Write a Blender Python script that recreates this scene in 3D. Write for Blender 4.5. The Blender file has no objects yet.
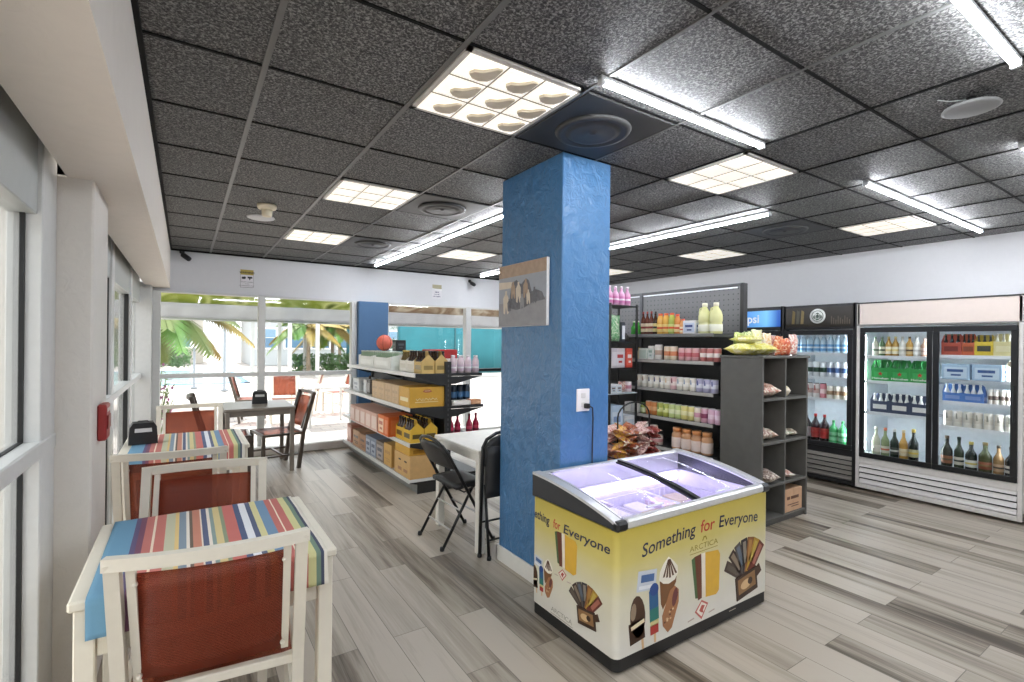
import bpy, bmesh, math, random
from mathutils import Vector, Matrix, Euler
random.seed(7)
C = bpy.context.scene.collection
S = bpy.context.scene
PI = math.pi

# ---------------------------------------------------------------- camera, world, sun, exposure
cam_d = bpy.data.cameras.new('camera')
cam_d.sensor_width = 36.0
cam_d.lens = 497.85 / 1024 * 36.0
cam_d.shift_y = 2.704 / 1024
cam_d.clip_start = 0.05
cam_d.clip_end = 300
cam = bpy.data.objects.new('camera', cam_d)
C.objects.link(cam)
cam.matrix_world = (Matrix.Translation((0, 0, 1.5)) @ Matrix.Rotation(-0.581285, 4, 'Z')
                    @ Matrix.Rotation(PI / 2, 4, 'X') @ Matrix.Rotation(0.0103137, 4, 'Z'))
S.camera = cam
W = bpy.data.worlds.new('sky')
S.world = W
W.use_nodes = True
wn = W.node_tree
wn.nodes['Background'].inputs[0].default_value = (0.93, 0.96, 1.0, 1)
wn.nodes['Background'].inputs[1].default_value = 1.7
sun_d = bpy.data.lights.new('sun', 'SUN')
sun_d.energy = 4.0
sun_d.angle = 0.02
sun_d.color = (1, .97, .92)
sun = bpy.data.objects.new('sun', sun_d)
C.objects.link(sun)
sun.rotation_euler = Euler((math.radians(-32), math.radians(2), 0))
S.view_settings.view_transform = 'Standard'
S.view_settings.look = 'None'
S.view_settings.gamma = 1.0
S.view_settings.exposure = 1.02
S.view_settings.use_curve_mapping = False
S.cycles.use_denoising = True
S.cycles.max_bounces = 10
S.cycles.diffuse_bounces = 5
S.cycles.glossy_bounces = 4
S.cycles.transparent_max_bounces = 24
S.cycles.sample_clamp_indirect = 6.0
S.cycles.caustics_reflective = False
S.cycles.caustics_refractive = False
LAMP = 46.0        # radiance of the LED tubes
PANEL = 0.38       # radiance of the square ceiling panels

# ---------------------------------------------------------------- colour and materials
def lin(h):
    if isinstance(h, str):
        h = h.lstrip('#')
        c = [int(h[i:i + 2], 16) / 255 for i in (0, 2, 4)]
    else:
        c = [v / 255 for v in h]
    return tuple(v / 12.92 if v <= .04045 else ((v + .055) / 1.055) ** 2.4 for v in c) + (1,)

_M = {}
def mat(col, rough=.5, metal=0., var=.05, scale=25., bump=0., bscale=80., alpha=1., emit=0., spec=.5, key=None):
    k = key or (str(col), rough, metal, var, scale, bump, bscale, alpha, emit, spec)
    if k in _M: return _M[k]
    m = bpy.data.materials.new('paint_%s' % (str(col).strip('#()').replace(', ', '_')))
    m.use_nodes = True
    nt = m.node_tree
    b = nt.nodes['Principled BSDF']
    c = lin(col)
    b.inputs['Roughness'].default_value = rough
    b.inputs['Metallic'].default_value = metal
    b.inputs['Specular IOR Level'].default_value = spec
    b.inputs['Alpha'].default_value = alpha
    tc = nt.nodes.new('ShaderNodeTexCoord')
    nz = nt.nodes.new('ShaderNodeTexNoise')
    nz.inputs['Scale'].default_value = scale
    nz.inputs['Detail'].default_value = 3
    nt.links.new(tc.outputs['Object'], nz.inputs['Vector'])
    mx = nt.nodes.new('ShaderNodeMix'); mx.data_type = 'RGBA'
    nt.links.new(nz.outputs['Fac'], mx.inputs['Factor'])
    mx.inputs[6].default_value = tuple(min(1, v * (1 - var * 2)) for v in c[:3]) + (1,)
    mx.inputs[7].default_value = tuple(min(1, v * (1 + var * 2)) for v in c[:3]) + (1,)
    nt.links.new(mx.outputs[2], b.inputs['Base Color'])
    if emit:
        b.inputs['Emission Color'].default_value = c
        b.inputs['Emission Strength'].default_value = emit
    if bump:
        n2 = nt.nodes.new('ShaderNodeTexNoise'); n2.inputs['Scale'].default_value = bscale; n2.inputs['Detail'].default_value = 4
        nt.links.new(tc.outputs['Object'], n2.inputs['Vector'])
        bp = nt.nodes.new('ShaderNodeBump'); bp.inputs['Strength'].default_value = bump; bp.inputs['Distance'].default_value = .01
        nt.links.new(n2.outputs['Fac'], bp.inputs['Height'])
        nt.links.new(bp.outputs['Normal'], b.inputs['Normal'])
    _M[k] = m
    return m

def node(nt, t, **kw):
    n = nt.nodes.new(t)
    for k, v in kw.items():
        if k in n.inputs: n.inputs[k].default_value = v
        else: setattr(n, k, v)
    return n

def glass_mat(name, tint=(1, 1, 1), gloss=.06, rough=0.02, k=.5):
    m = bpy.data.materials.new(name); m.use_nodes = True
    nt = m.node_tree; nt.nodes.clear()
    out = node(nt, 'ShaderNodeOutputMaterial')
    tr = node(nt, 'ShaderNodeBsdfTransparent'); tr.inputs[0].default_value = (*tint, 1)
    gl = node(nt, 'ShaderNodeBsdfGlossy'); gl.inputs['Roughness'].default_value = rough
    fr = node(nt, 'ShaderNodeLayerWeight'); fr.inputs['Blend'].default_value = .18
    ml = node(nt, 'ShaderNodeMath', operation='MULTIPLY_ADD'); ml.inputs[1].default_value = k; ml.inputs[2].default_value = gloss * .5
    nt.links.new(fr.outputs['Fresnel'], ml.inputs[0])
    mx = node(nt, 'ShaderNodeMixShader')
    nt.links.new(ml.outputs[0], mx.inputs[0]); nt.links.new(tr.outputs[0], mx.inputs[1]); nt.links.new(gl.outputs[0], mx.inputs[2])
    nt.links.new(mx.outputs[0], out.inputs[0])
    return m
GLASS = glass_mat('window_glass', (.97, .985, .98))
FGLASS = glass_mat('cooler_glass', (.97, .98, .98), .03)
TGLASS = glass_mat('freezer_glass', (.97, .97, .99), .0, .12, .16)

def sling_mat(name, col, clear):
    m = bpy.data.materials.new(name); m.use_nodes = True
    nt = m.node_tree; b = nt.nodes['Principled BSDF']; out = nt.nodes['Material Output']
    b.inputs['Roughness'].default_value = .38
    tc = node(nt, 'ShaderNodeTexCoord')
    wv = node(nt, 'ShaderNodeTexWave', wave_type='BANDS', bands_direction='Z'); wv.inputs['Scale'].default_value = 55; wv.inputs['Distortion'].default_value = 1.5
    nt.links.new(tc.outputs['Object'], wv.inputs['Vector'])
    mx = node(nt, 'ShaderNodeMix', data_type='RGBA')
    c = lin(col)
    mx.inputs[6].default_value = tuple(v * .75 for v in c[:3]) + (1,); mx.inputs[7].default_value = tuple(v * 1.25 for v in c[:3]) + (1,)
    nt.links.new(wv.outputs['Fac'], mx.inputs['Factor']); nt.links.new(mx.outputs[2], b.inputs['Base Color'])
    tr = node(nt, 'ShaderNodeBsdfTransparent'); tr.inputs[0].default_value = (.74, .42, .32, 1)
    ms = node(nt, 'ShaderNodeMixShader'); ms.inputs[0].default_value = 1 - clear
    nt.links.new(tr.outputs[0], ms.inputs[1]); nt.links.new(b.outputs[0], ms.inputs[2]); nt.links.new(ms.outputs[0], out.inputs[0])
    return m
SLING = sling_mat('red_sling_mesh', '#8a4430', .52)

def stucco_mat(name, col, rough, strength, scale, dist=.012, var=.06):
    m = bpy.data.materials.new(name); m.use_nodes = True
    nt = m.node_tree; b = nt.nodes['Principled BSDF']
    b.inputs['Roughness'].default_value = rough
    tc = node(nt, 'ShaderNodeTexCoord')
    n1 = node(nt, 'ShaderNodeTexNoise', Scale=scale, Detail=5., Roughness=.55, Distortion=1.2)
    n2 = node(nt, 'ShaderNodeTexVoronoi', feature='SMOOTH_F1'); n2.inputs['Scale'].default_value = scale * .7
    ad = node(nt, 'ShaderNodeMath', operation='ADD')
    nt.links.new(tc.outputs['Object'], n1.inputs['Vector']); nt.links.new(tc.outputs['Object'], n2.inputs['Vector'])
    nt.links.new(n1.outputs['Fac'], ad.inputs[0]); nt.links.new(n2.outputs['Distance'], ad.inputs[1])
    bp = node(nt, 'ShaderNodeBump', Strength=strength, Distance=dist)
    nt.links.new(ad.outputs[0], bp.inputs['Height']); nt.links.new(bp.outputs['Normal'], b.inputs['Normal'])
    mx = node(nt, 'ShaderNodeMix', data_type='RGBA'); c = lin(col)
    mx.inputs[6].default_value = tuple(v * (1 - var) for v in c[:3]) + (1,); mx.inputs[7].default_value = tuple(min(1, v * (1 + var)) for v in c[:3]) + (1,)
    nt.links.new(n1.outputs['Fac'], mx.inputs['Factor']); nt.links.new(mx.outputs[2], b.inputs['Base Color'])
    return m

def floor_mat():
    m = bpy.data.materials.new('grey_plank_floor'); m.use_nodes = True
    nt = m.node_tree; b = nt.nodes['Principled BSDF']
    tc = node(nt, 'ShaderNodeTexCoord')
    sp = node(nt, 'ShaderNodeSeparateXYZ'); cb = node(nt, 'ShaderNodeCombineXYZ')
    nt.links.new(tc.outputs['Object'], sp.inputs[0])
    nt.links.new(sp.outputs['Y'], cb.inputs['X']); nt.links.new(sp.outputs['X'], cb.inputs['Y'])
    br = node(nt, 'ShaderNodeTexBrick', offset=.37, offset_frequency=2)
    br.inputs['Color1'].default_value = (0, 0, 0, 1); br.inputs['Color2'].default_value = (1, 1, 1, 1); br.inputs['Mortar'].default_value = (.1, .1, .1, 1)
    br.inputs['Scale'].default_value = 1; br.inputs['Brick Width'].default_value = 1.22; br.inputs['Row Height'].default_value = .18
    br.inputs['Mortar Size'].default_value = .0016; br.inputs['Bias'].default_value = 0
    nt.links.new(cb.outputs[0], br.inputs['Vector'])
    # grain, shifted per plank
    mp = node(nt, 'ShaderNodeVectorMath', operation='MULTIPLY'); mp.inputs[1].default_value = (11, .55, 1)
    sh = node(nt, 'ShaderNodeVectorMath', operation='MULTIPLY_ADD'); sh.inputs[1].default_value = (37, 53, 91)
    nt.links.new(tc.outputs['Object'], mp.inputs[0])
    nt.links.new(br.outputs['Color'], sh.inputs[0]); nt.links.new(mp.outputs[0], sh.inputs[2])
    g1 = node(nt, 'ShaderNodeTexNoise', Scale=1., Detail=5., Roughness=.6, Distortion=.5)
    nt.links.new(sh.outputs[0], g1.inputs['Vector'])
    mp2 = node(nt, 'ShaderNodeVectorMath', operation='MULTIPLY'); mp2.inputs[1].default_value = (95, 3.2, 1)
    nt.links.new(tc.outputs['Object'], mp2.inputs[0])
    g2 = node(nt, 'ShaderNodeTexNoise', Scale=1., Detail=4., Roughness=.65)
    nt.links.new(mp2.outputs[0], g2.inputs['Vector'])
    a1 = node(nt, 'ShaderNodeMath', operation='MULTIPLY_ADD'); a1.inputs[1].default_value = .62
    nt.links.new(br.outputs['Color'], a1.inputs[0])
    a2 = node(nt, 'ShaderNodeMath', operation='MULTIPLY_ADD'); a2.inputs[1].default_value = 1.4; a2.inputs[2].default_value = -.53
    nt.links.new(g1.outputs['Fac'], a2.inputs[0]); nt.links.new(a2.outputs[0], a1.inputs[2])
    a3 = node(nt, 'ShaderNodeMath', operation='MULTIPLY_ADD'); a3.inputs[1].default_value = .35
    nt.links.new(g2.outputs['Fac'], a3.inputs[0]); nt.links.new(a1.outputs[0], a3.inputs[2])
    cr = node(nt, 'ShaderNodeValToRGB'); e = cr.color_ramp.elements
    e[0].position = .22; e[0].color = lin('#4a3f33'); e[1].position = .82; e[1].color = lin('#b7ad9f')
    x = e.new(.38); x.color = lin('#786d5f'); x = e.new(.54); x.color = lin('#9d9384')
    nt.links.new(a3.outputs[0], cr.inputs[0])
    mx = node(nt, 'ShaderNodeMix', data_type='RGBA'); mx.inputs[7].default_value = lin('#6a6259')
    nt.links.new(br.outputs['Fac'], mx.inputs['Factor']); nt.links.new(cr.outputs[0], mx.inputs[6])
    nt.links.new(mx.outputs[2], b.inputs['Base Color'])
    b.inputs['Roughness'].default_value = .42
    bp = node(nt, 'ShaderNodeBump', Strength=.08, Distance=.003)
    nt.links.new(g2.outputs['Fac'], bp.inputs['Height']); nt.links.new(bp.outputs['Normal'], b.inputs['Normal'])
    return m

def ceil_mat():
    m = bpy.data.materials.new('black_fissured_tile'); m.use_nodes = True
    nt = m.node_tree; b = nt.nodes['Principled BSDF']; b.inputs['Roughness'].default_value = .62
    tc = node(nt, 'ShaderNodeTexCoord')
    n1 = node(nt, 'ShaderNodeTexNoise', Scale=95., Detail=2., Roughness=.55, Distortion=.8)
    nt.links.new(tc.outputs['Object'], n1.inputs['Vector'])
    cr = node(nt, 'ShaderNodeValToRGB'); e = cr.color_ramp.elements
    e[0].position = .36; e[0].color = lin('#1e1e1e'); e[1].position = .66; e[1].color = lin('#949491')
    x = e.new(.5); x.color = lin('#4c4c4b')
    nt.links.new(n1.outputs['Fac'], cr.inputs[0]); nt.links.new(cr.outputs[0], b.inputs['Base Color'])
    bp = node(nt, 'ShaderNodeBump', Strength=.75, Distance=.006)
    nt.links.new(n1.outputs['Fac'], bp.inputs['Height']); nt.links.new(bp.outputs['Normal'], b.inputs['Normal'])
    return m

def stripes_mat():
    m = bpy.data.materials.new('striped_cloth'); m.use_nodes = True
    nt = m.node_tree; b = nt.nodes['Principled BSDF']; b.inputs['Roughness'].default_value = .8
    tc = node(nt, 'ShaderNodeTexCoord'); sp = node(nt, 'ShaderNodeSeparateXYZ')
    nt.links.new(tc.outputs['Object'], sp.inputs[0])
    mr = node(nt, 'ShaderNodeMapRange'); mr.inputs[1].default_value = -.335; mr.inputs[2].default_value = .335
    nt.links.new(sp.outputs['X'], mr.inputs[0])
    cr = node(nt, 'ShaderNodeValToRGB'); cr.color_ramp.interpolation = 'CONSTANT'
    st = [(0, '#4f93b8'), (.115, '#5a4a78'), (.14, '#7a3f5e'), (.165, '#c25a4c'), (.205, '#f0d9bd'), (.215, '#c85a48'), (.265, '#c9c7a4'),
          (.31, '#e3bf62'), (.33, '#7f94a6'), (.365, '#efe6d8'), (.38, '#6b5a4a'), (.395, '#c9744f'), (.435, '#e9d8c4'), (.445, '#4e5a80'),
          (.47, '#ece0d0'), (.485, '#8aa09a'), (.505, '#d9c37a'), (.54, '#8f9d7a'), (.56, '#c95040'), (.625, '#3f5480'), (.655, '#e6e8ee'),
          (.695, '#4a587c'), (.72, '#d8cf8a'), (.755, '#5f8bb0'), (.81, '#c2503f'), (.845, '#f0dcc0'), (.852, '#c2503f'), (.895, '#cfcb84'),
          (.935, '#6d8a74'), (.96, '#3d4560'), (.975, '#e9e2d0')]
    e = cr.color_ramp.elements
    e[0].position, e[0].color = 0, lin(st[0][1]); e[1].position, e[1].color = st[1][0], lin(st[1][1])
    for p, c in st[2:]:
        x = e.new(p); x.color = lin(c)
    nt.links.new(mr.outputs[0], cr.inputs[0])
    wv = node(nt, 'ShaderNodeTexNoise', Scale=180., Detail=2.)
    nt.links.new(tc.outputs['Object'], wv.inputs['Vector'])
    mx = node(nt, 'ShaderNodeMix', data_type='RGBA', blend_type='MULTIPLY'); mx.inputs['Factor'].default_value = .35
    nt.links.new(cr.outputs[0], mx.inputs[6]); nt.links.new(wv.outputs['Color'], mx.inputs[7])
    hs = node(nt, 'ShaderNodeHueSaturation'); hs.inputs['Saturation'].default_value = .82; hs.inputs['Value'].default_value = 1.0
    nt.links.new(cr.outputs[0], hs.inputs['Color'])
    nt.links.new(hs.outputs[0], b.inputs['Base Color'])
    bp = node(nt, 'ShaderNodeBump', Strength=.1, Distance=.002)
    nt.links.new(wv.outputs['Fac'], bp.inputs['Height']); nt.links.new(bp.outputs['Normal'], b.inputs['Normal'])
    return m

def wrap_mat():      # printed freezer wrap: yellow at the top running to white at the foot
    m = bpy.data.materials.new('printed_wrap'); m.use_nodes = True
    nt = m.node_tree; b = nt.nodes['Principled BSDF']; b.inputs['Roughness'].default_value = .35
    tc = node(nt, 'ShaderNodeTexCoord'); sp = node(nt, 'ShaderNodeSeparateXYZ')
    nt.links.new(tc.outputs['Object'], sp.inputs[0])
    cr = node(nt, 'ShaderNodeValToRGB'); e = cr.color_ramp.elements
    e[0].position = .12; e[0].color = lin('#e6e3da'); e[1].position = .66; e[1].color = lin('#c6b24a')
    x = e.new(.34); x.color = lin('#dfdabf'); x = e.new(.50); x.color = lin('#d6c877')
    nt.links.new(sp.outputs['Z'], cr.inputs[0])
    nz = node(nt, 'ShaderNodeTexNoise', Scale=9., Detail=4.)
    nt.links.new(tc.outputs['Object'], nz.inputs['Vector'])
    mx = node(nt, 'ShaderNodeMix', data_type='RGBA', blend_type='MULTIPLY'); mx.inputs['Factor'].default_value = .12
    nt.links.new(cr.outputs[0], mx.inputs[6]); nt.links.new(nz.outputs['Fac'], mx.inputs[7])
    nt.links.new(mx.outputs[2], b.inputs['Base Color'])
    return m

def paver_mat():
    m = bpy.data.materials.new('pale_pavers'); m.use_nodes = True
    nt = m.node_tree; b = nt.nodes['Principled BSDF']; b.inputs['Roughness'].default_value = .85
    tc = node(nt, 'ShaderNodeTexCoord')
    br = node(nt, 'ShaderNodeTexBrick')
    br.inputs['Color1'].default_value = lin('#c4bcb4'); br.inputs['Color2'].default_value = lin('#b0a6a2'); br.inputs['Mortar'].default_value = lin('#8a8484')
    br.inputs['Scale'].default_value = 1; br.inputs['Brick Width'].default_value = .4; br.inputs['Row Height'].default_value = .2; br.inputs['Mortar Size'].default_value = .008
    nt.links.new(tc.outputs['Object'], br.inputs['Vector']); nt.links.new(br.outputs['Color'], b.inputs['Base Color'])
    return m

def pattern_mat(name, cols, scale, rough=.7, trans=0.):   # printed pattern, hard-edged blobs of a few colours
    m = bpy.data.materials.new(name); m.use_nodes = True
    nt = m.node_tree; b = nt.nodes['Principled BSDF']; b.inputs['Roughness'].default_value = rough
    tc = node(nt, 'ShaderNodeTexCoord')
    nz = node(nt, 'ShaderNodeTexNoise', Scale=scale, Detail=2., Distortion=1.5)
    nt.links.new(tc.outputs['Object'], nz.inputs['Vector'])
    cr = node(nt, 'ShaderNodeValToRGB'); cr.color_ramp.interpolation = 'LINEAR'; e = cr.color_ramp.elements
    n = len(cols)
    e[0].position = .3; e[0].color = lin(cols[0]); e[1].position = .7; e[1].color = lin(cols[-1])
    for i in range(1, n - 1):
        x = e.new(.3 + .4 * i / (n - 1)); x.color = lin(cols[i])
    nt.links.new(nz.outputs['Fac'], cr.inputs[0]); nt.links.new(cr.outputs[0], b.inputs['Base Color'])
    if trans:      # thin cloth that glows with the light behind it
        t = node(nt, 'ShaderNodeBsdfTranslucent'); ms = node(nt, 'ShaderNodeMixShader'); ms.inputs[0].default_value = trans
        nt.links.new(cr.outputs[0], t.inputs[0]); nt.links.new(b.outputs[0], ms.inputs[1]); nt.links.new(t.outputs[0], ms.inputs[2])
        nt.links.new(ms.outputs[0], nt.nodes['Material Output'].inputs[0])
    return m

# ---------------------------------------------------------------- mesh builder
class MB:
    def __init__(s): s.v, s.f, s.m, s.sm, s.mats = [], [], [], [], []
    def mi(s, m):
        if m not in s.mats: s.mats.append(m)
        return s.mats.index(m)
    def add(s, vs, fs, m, smooth=False):
        o = len(s.v); s.v += [tuple(p) for p in vs]; k = s.mi(m)
        for f in fs: s.f.append(tuple(i + o for i in f)); s.m.append(k); s.sm.append(smooth)
        return s
    def box(s, x0, y0, z0, x1, y1, z1, m, b=0):
        x0, x1 = min(x0, x1), max(x0, x1); y0, y1 = min(y0, y1), max(y0, y1); z0, z1 = min(z0, z1), max(z0, z1)
        if b <= 0:
            vs = [(x, y, z) for z in (z0, z1) for y in (y0, y1) for x in (x0, x1)]
            return s.add(vs, [(0, 2, 3, 1), (4, 5, 7, 6), (0, 1, 5, 4), (2, 6, 7, 3), (0, 4, 6, 2), (1, 3, 7, 5)], m)
        b = min(b, (x1 - x0) * .45, (y1 - y0) * .45, (z1 - z0) * .45)
        c = ((x0 + x1) / 2, (y0 + y1) / 2, (z0 + z1) / 2); h = ((x1 - x0) / 2, (y1 - y0) / 2, (z1 - z0) / 2)
        vs, ix = [], {}
        for sx in (-1, 1):
            for sy in (-1, 1):
                for sz in (-1, 1):
                    sg = (sx, sy, sz)
                    for a in range(3):
                        ix[sg, a] = len(vs)
                        vs.append(tuple(c[i] + sg[i] * (h[i] - (0 if i == a else b)) for i in range(3)))
        fs = []
        for a in range(3):
            u, w = (a + 1) % 3, (a + 2) % 3
            for d in (-1, 1):
                q = []
                for (p, r) in ((-1, -1), (1, -1), (1, 1), (-1, 1)):
                    sg = [0, 0, 0]; sg[a] = d; sg[u] = p; sg[w] = r; q.append(ix[tuple(sg), a])
                fs.append(tuple(q))
            for p in (-1, 1):
                for r in (-1, 1):
                    q = []
                    for e, ax in ((-1, u), (1, u), (1, w), (-1, w)):
                        sg = [0, 0, 0]; sg[a] = e; sg[u] = p; sg[w] = r; q.append(ix[tuple(sg), ax])
                    fs.append(tuple(q))
        for sx in (-1, 1):
            for sy in (-1, 1):
                for sz in (-1, 1): fs.append(tuple(ix[(sx, sy, sz), a] for a in range(3)))
        return s.add(vs, fs, m)
    def prism(s, poly, ax, a0, a1, m, smooth=False):    # poly in the two other axes, in order
        n = len(poly)
        def P(p, a):
            return {'x': (a, p[0], p[1]), 'y': (p[0], a, p[1]), 'z': (p[0], p[1], a)}[ax]
        vs = [P(p, a0) for p in poly] + [P(p, a1) for p in poly]
        fs = [tuple(range(n)), tuple(range(2 * n - 1, n - 1, -1))]
        s.add(vs, fs, m)
        k = s.mi(m); o = len(s.v) - 2 * n
        for i in range(n):
            j = (i + 1) % n; s.f.append((o + i, o + j, o + n + j, o + n + i)); s.m.append(k); s.sm.append(smooth)
        return s
    def tube(s, pts, r, m, n=8, closed=False, flat=None):   # flat=(w,d): rectangular section
        pts = [Vector(p) for p in pts]; N = len(pts); vs = []; up = None
        for i, p in enumerate(pts):
            a = pts[i - 1] if (i > 0 or closed) else p
            c = pts[(i + 1) % N] if (i < N - 1 or closed) else p
            t = (c - a).normalized() if (c - a).length > 1e-9 else Vector((0, 0, 1))
            if up is None: up = Vector((0, 0, 1)) if abs(t.z) < .9 else Vector((0, 1, 0))
            u = (up - t * up.dot(t)).normalized(); w = t.cross(u); up = u
            rr = r[i] if isinstance(r, (list, tuple)) else r
            if flat:
                for (e, f) in ((-1, -1), (1, -1), (1, 1), (-1, 1)): vs.append(p + u * e * flat[0] / 2 + w * f * flat[1] / 2)
            else:
                for k in range(n):
                    g = 2 * PI * k / n; vs.append(p + (u * math.cos(g) + w * math.sin(g)) * rr)
        nn = 4 if flat else n
        fs = []
        for i in range(N if closed else N - 1):
            for k in range(nn):
                a, b = i * nn + k, i * nn + (k + 1) % nn
                c, d = ((i + 1) % N) * nn + (k + 1) % nn, ((i + 1) % N) * nn + k
                fs.append((a, b, c, d))
        if not closed: fs += [tuple(range(nn)), tuple(range((N - 1) * nn, N * nn))]
        return s.add(vs, fs, m, smooth=not flat)
    def lathe(s, prof, m, n=16, c=(0, 0, 0), ax='z', cap=True):
        vs, fs = [], []
        for r, z in prof:
            for k in range(n):
                g = 2 * PI * k / n; x, y = r * math.cos(g), r * math.sin(g)
                p = {'z': (x, y, z), 'y': (x, z, y), 'x': (z, x, y)}[ax]
                vs.append((c[0] + p[0], c[1] + p[1], c[2] + p[2]))
        for i in range(len(prof) - 1):
            for k in range(n):
                fs.append((i * n + k, i * n + (k + 1) % n, (i + 1) * n + (k + 1) % n, (i + 1) * n + k))
        if cap: fs += [tuple(range(n)), tuple(range((len(prof) - 1) * n, len(prof) * n))]
        return s.add(vs, fs, m, smooth=True)
    def ball(s, c, r, m, nu=16, nv=10, sq=(1, 1, 1)):
        vs = [(c[0], c[1], c[2] - r * sq[2])]; fs = []
        for j in range(1, nv):
            t = PI * j / nv
            for i in range(nu):
                g = 2 * PI * i / nu
                vs.append((c[0] + r * sq[0] * math.sin(t) * math.cos(g), c[1] + r * sq[1] * math.sin(t) * math.sin(g), c[2] - r * sq[2] * math.cos(t)))
        vs.append((c[0], c[1], c[2] + r * sq[2]))
        for i in range(nu): fs.append((0, 1 + (i + 1) % nu, 1 + i))
        for j in range(nv - 2):
            for i in range(nu):
                a = 1 + j * nu + i; b = 1 + j * nu + (i + 1) % nu; fs.append((a, b, b + nu, a + nu))
        l = len(vs) - 1; o = 1 + (nv - 2) * nu
        for i in range(nu): fs.append((l, o + i, o + (i + 1) % nu))
        return s.add(vs, fs, m, True)
    def sheet(s, fn, nu, nv, m, thick=.003, nrm=(0, 0, 1), smooth=True):     # fn(u,v)->point, given thickness along nrm
        a = [[Vector(fn(i / nu, j / nv)) for i in range(nu + 1)] for j in range(nv + 1)]
        N = nrm if callable(nrm) else (lambda u, v: nrm)
        vs = [p for r in a for p in r] + [a[j][i] - Vector(N(i / nu, j / nv)) * thick for j in range(nv + 1) for i in range(nu + 1)]
        K = (nu + 1) * (nv + 1); fs = []
        for j in range(nv):
            for i in range(nu):
                q = (j * (nu + 1) + i, j * (nu + 1) + i + 1, (j + 1) * (nu + 1) + i + 1, (j + 1) * (nu + 1) + i)
                fs.append(q); fs.append(tuple(K + t for t in reversed(q)))
        rim = [i for i in range(nu + 1)] + [j * (nu + 1) + nu for j in range(1, nv + 1)] + [nv * (nu + 1) + i for i in range(nu - 1, -1, -1)] + [j * (nu + 1) for j in range(nv - 1, 0, -1)]
        for i in range(len(rim)):
            p, q = rim[i], rim[(i + 1) % len(rim)]; fs.append((p, q, K + q, K + p))
        return s.add(vs, fs, m, smooth)
    def text(s, body, size, org, ux, uy, m, depth=.001, align='CENTER', warp=None, bold=0., shear=0., squash=1., fitw=None):
        cu = bpy.data.curves.new('lettering', 'FONT'); cu.body = body; cu.size = size; cu.align_x = align
        cu.offset = bold; cu.shear = shear; cu.resolution_u = 3; cu.fill_mode = 'FRONT'
        o = bpy.data.objects.new('lettering', cu)
        me = bpy.data.meshes.new_from_object(o)
        org, ux, uy = Vector(org), Vector(ux), Vector(uy); un = ux.cross(uy)
        if fitw: squash = fitw / max(1e-6, max(q.co.x for q in me.vertices) - min(q.co.x for q in me.vertices))
        vs = []
        for q in me.vertices:
            x, y = q.co.x * squash, q.co.y
            if warp: x, y = warp(x, y)
            vs.append(org + ux * x + uy * y + un * depth)
        fs = [tuple(p.vertices) for p in me.polygons]
        w = max([q.co.x for q in me.vertices]) - min([q.co.x for q in me.vertices])
        bpy.data.objects.remove(o); bpy.data.curves.remove(cu); bpy.data.meshes.remove(me)
        s.add(vs, fs, m)
        s.lastw = w
        return s
    def xf(s, M, start=0):
        for i in range(start, len(s.v)): s.v[i] = tuple(M @ Vector(s.v[i]))
        return s
    def mesh(s, name):
        me = bpy.data.meshes.new(name)
        me.from_pydata(s.v, [], s.f)
        for m in s.mats: me.materials.append(m)
        me.polygons.foreach_set('material_index', s.m)
        me.polygons.foreach_set('use_smooth', s.sm)
        bm = bmesh.new(); bm.from_mesh(me); bmesh.ops.recalc_face_normals(bm, faces=bm.faces[:]); bm.to_mesh(me); bm.free()
        me.update()
        return me
    def build(s, name, parent=None, loc=None):
        o = bpy.data.objects.new(name, s.mesh(name)); C.objects.link(o)
        if loc: o.location = loc
        if parent is not None: o.parent = parent
        return o

def tag(o, label=None, cat=None, group=None, kind=None):
    if label: o['label'] = label
    if cat: o['category'] = cat
    if group: o['group'] = group
    if kind: o['kind'] = kind
    return o
def thing(name, label, cat, loc=(0, 0, 0), rz=0, group=None):
    o = bpy.data.objects.new(name, None); C.objects.link(o); o.empty_display_size = .05
    o.location = loc; o.rotation_euler = (0, 0, rz)
    return tag(o, label, cat, group)
def struct(name, mb, label, cat, parent=None):
    o = mb.build(name, parent); o['kind'] = 'structure'
    if parent is None: tag(o, label, cat)
    return o
def copy_tree(o, parent=None):
    c = o.copy(); C.objects.link(c)
    if parent is not None: c.parent = parent
    for ch in o.children: copy_tree(ch, c)
    return c
# ---------------------------------------------------------------- shared materials
WHITE = stucco_mat('white_wall_paint', '#dcdde0', .6, .12, 14, .004, .03)
BEAM = stucco_mat('white_beam_plaster', '#e6ded4', .6, .5, 9, .006, .05)
PIER = stucco_mat('white_pier_stucco', '#dbd6ce', .55, .45, 22, .008, .04)
BLUE = stucco_mat('blue_stucco', '#4878a6', .30, .8, 17, .012, .08)
NAVY = stucco_mat('blue_pier_paint', '#466c94', .5, .2, 17, .008, .05)
ALU = mat('#d5d6d4', .42, .0, .03, key='alu')
ALUG = mat('#b5bab8', .4, .1, .03)
GASKET = mat('#151616', .6)
TRIMW = mat('#e8e6e1', .45, var=.03)
BLACK = mat('#1a1a1b', .45)
BLACKM = mat('#202123', .35, .2)
CHAR = mat('#5b5a56', .5, var=.10, scale=12)
STEEL = mat('#b9babb', .28, .9)
CREAM = mat('#dcd6c8', .42, var=.03)
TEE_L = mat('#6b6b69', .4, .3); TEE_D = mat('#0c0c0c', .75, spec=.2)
LED = mat('#f4f8ff', .5, emit=LAMP, key='led')
DIFF = mat('#fff8ec', .5, emit=PANEL, key='diff')
ZC = 2.63
# tile grid
GX = [.265 + .608 * k for k in range(-5, 13)]
GY = [1.045 + .612 * k for k in range(-7, 12)]

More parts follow.
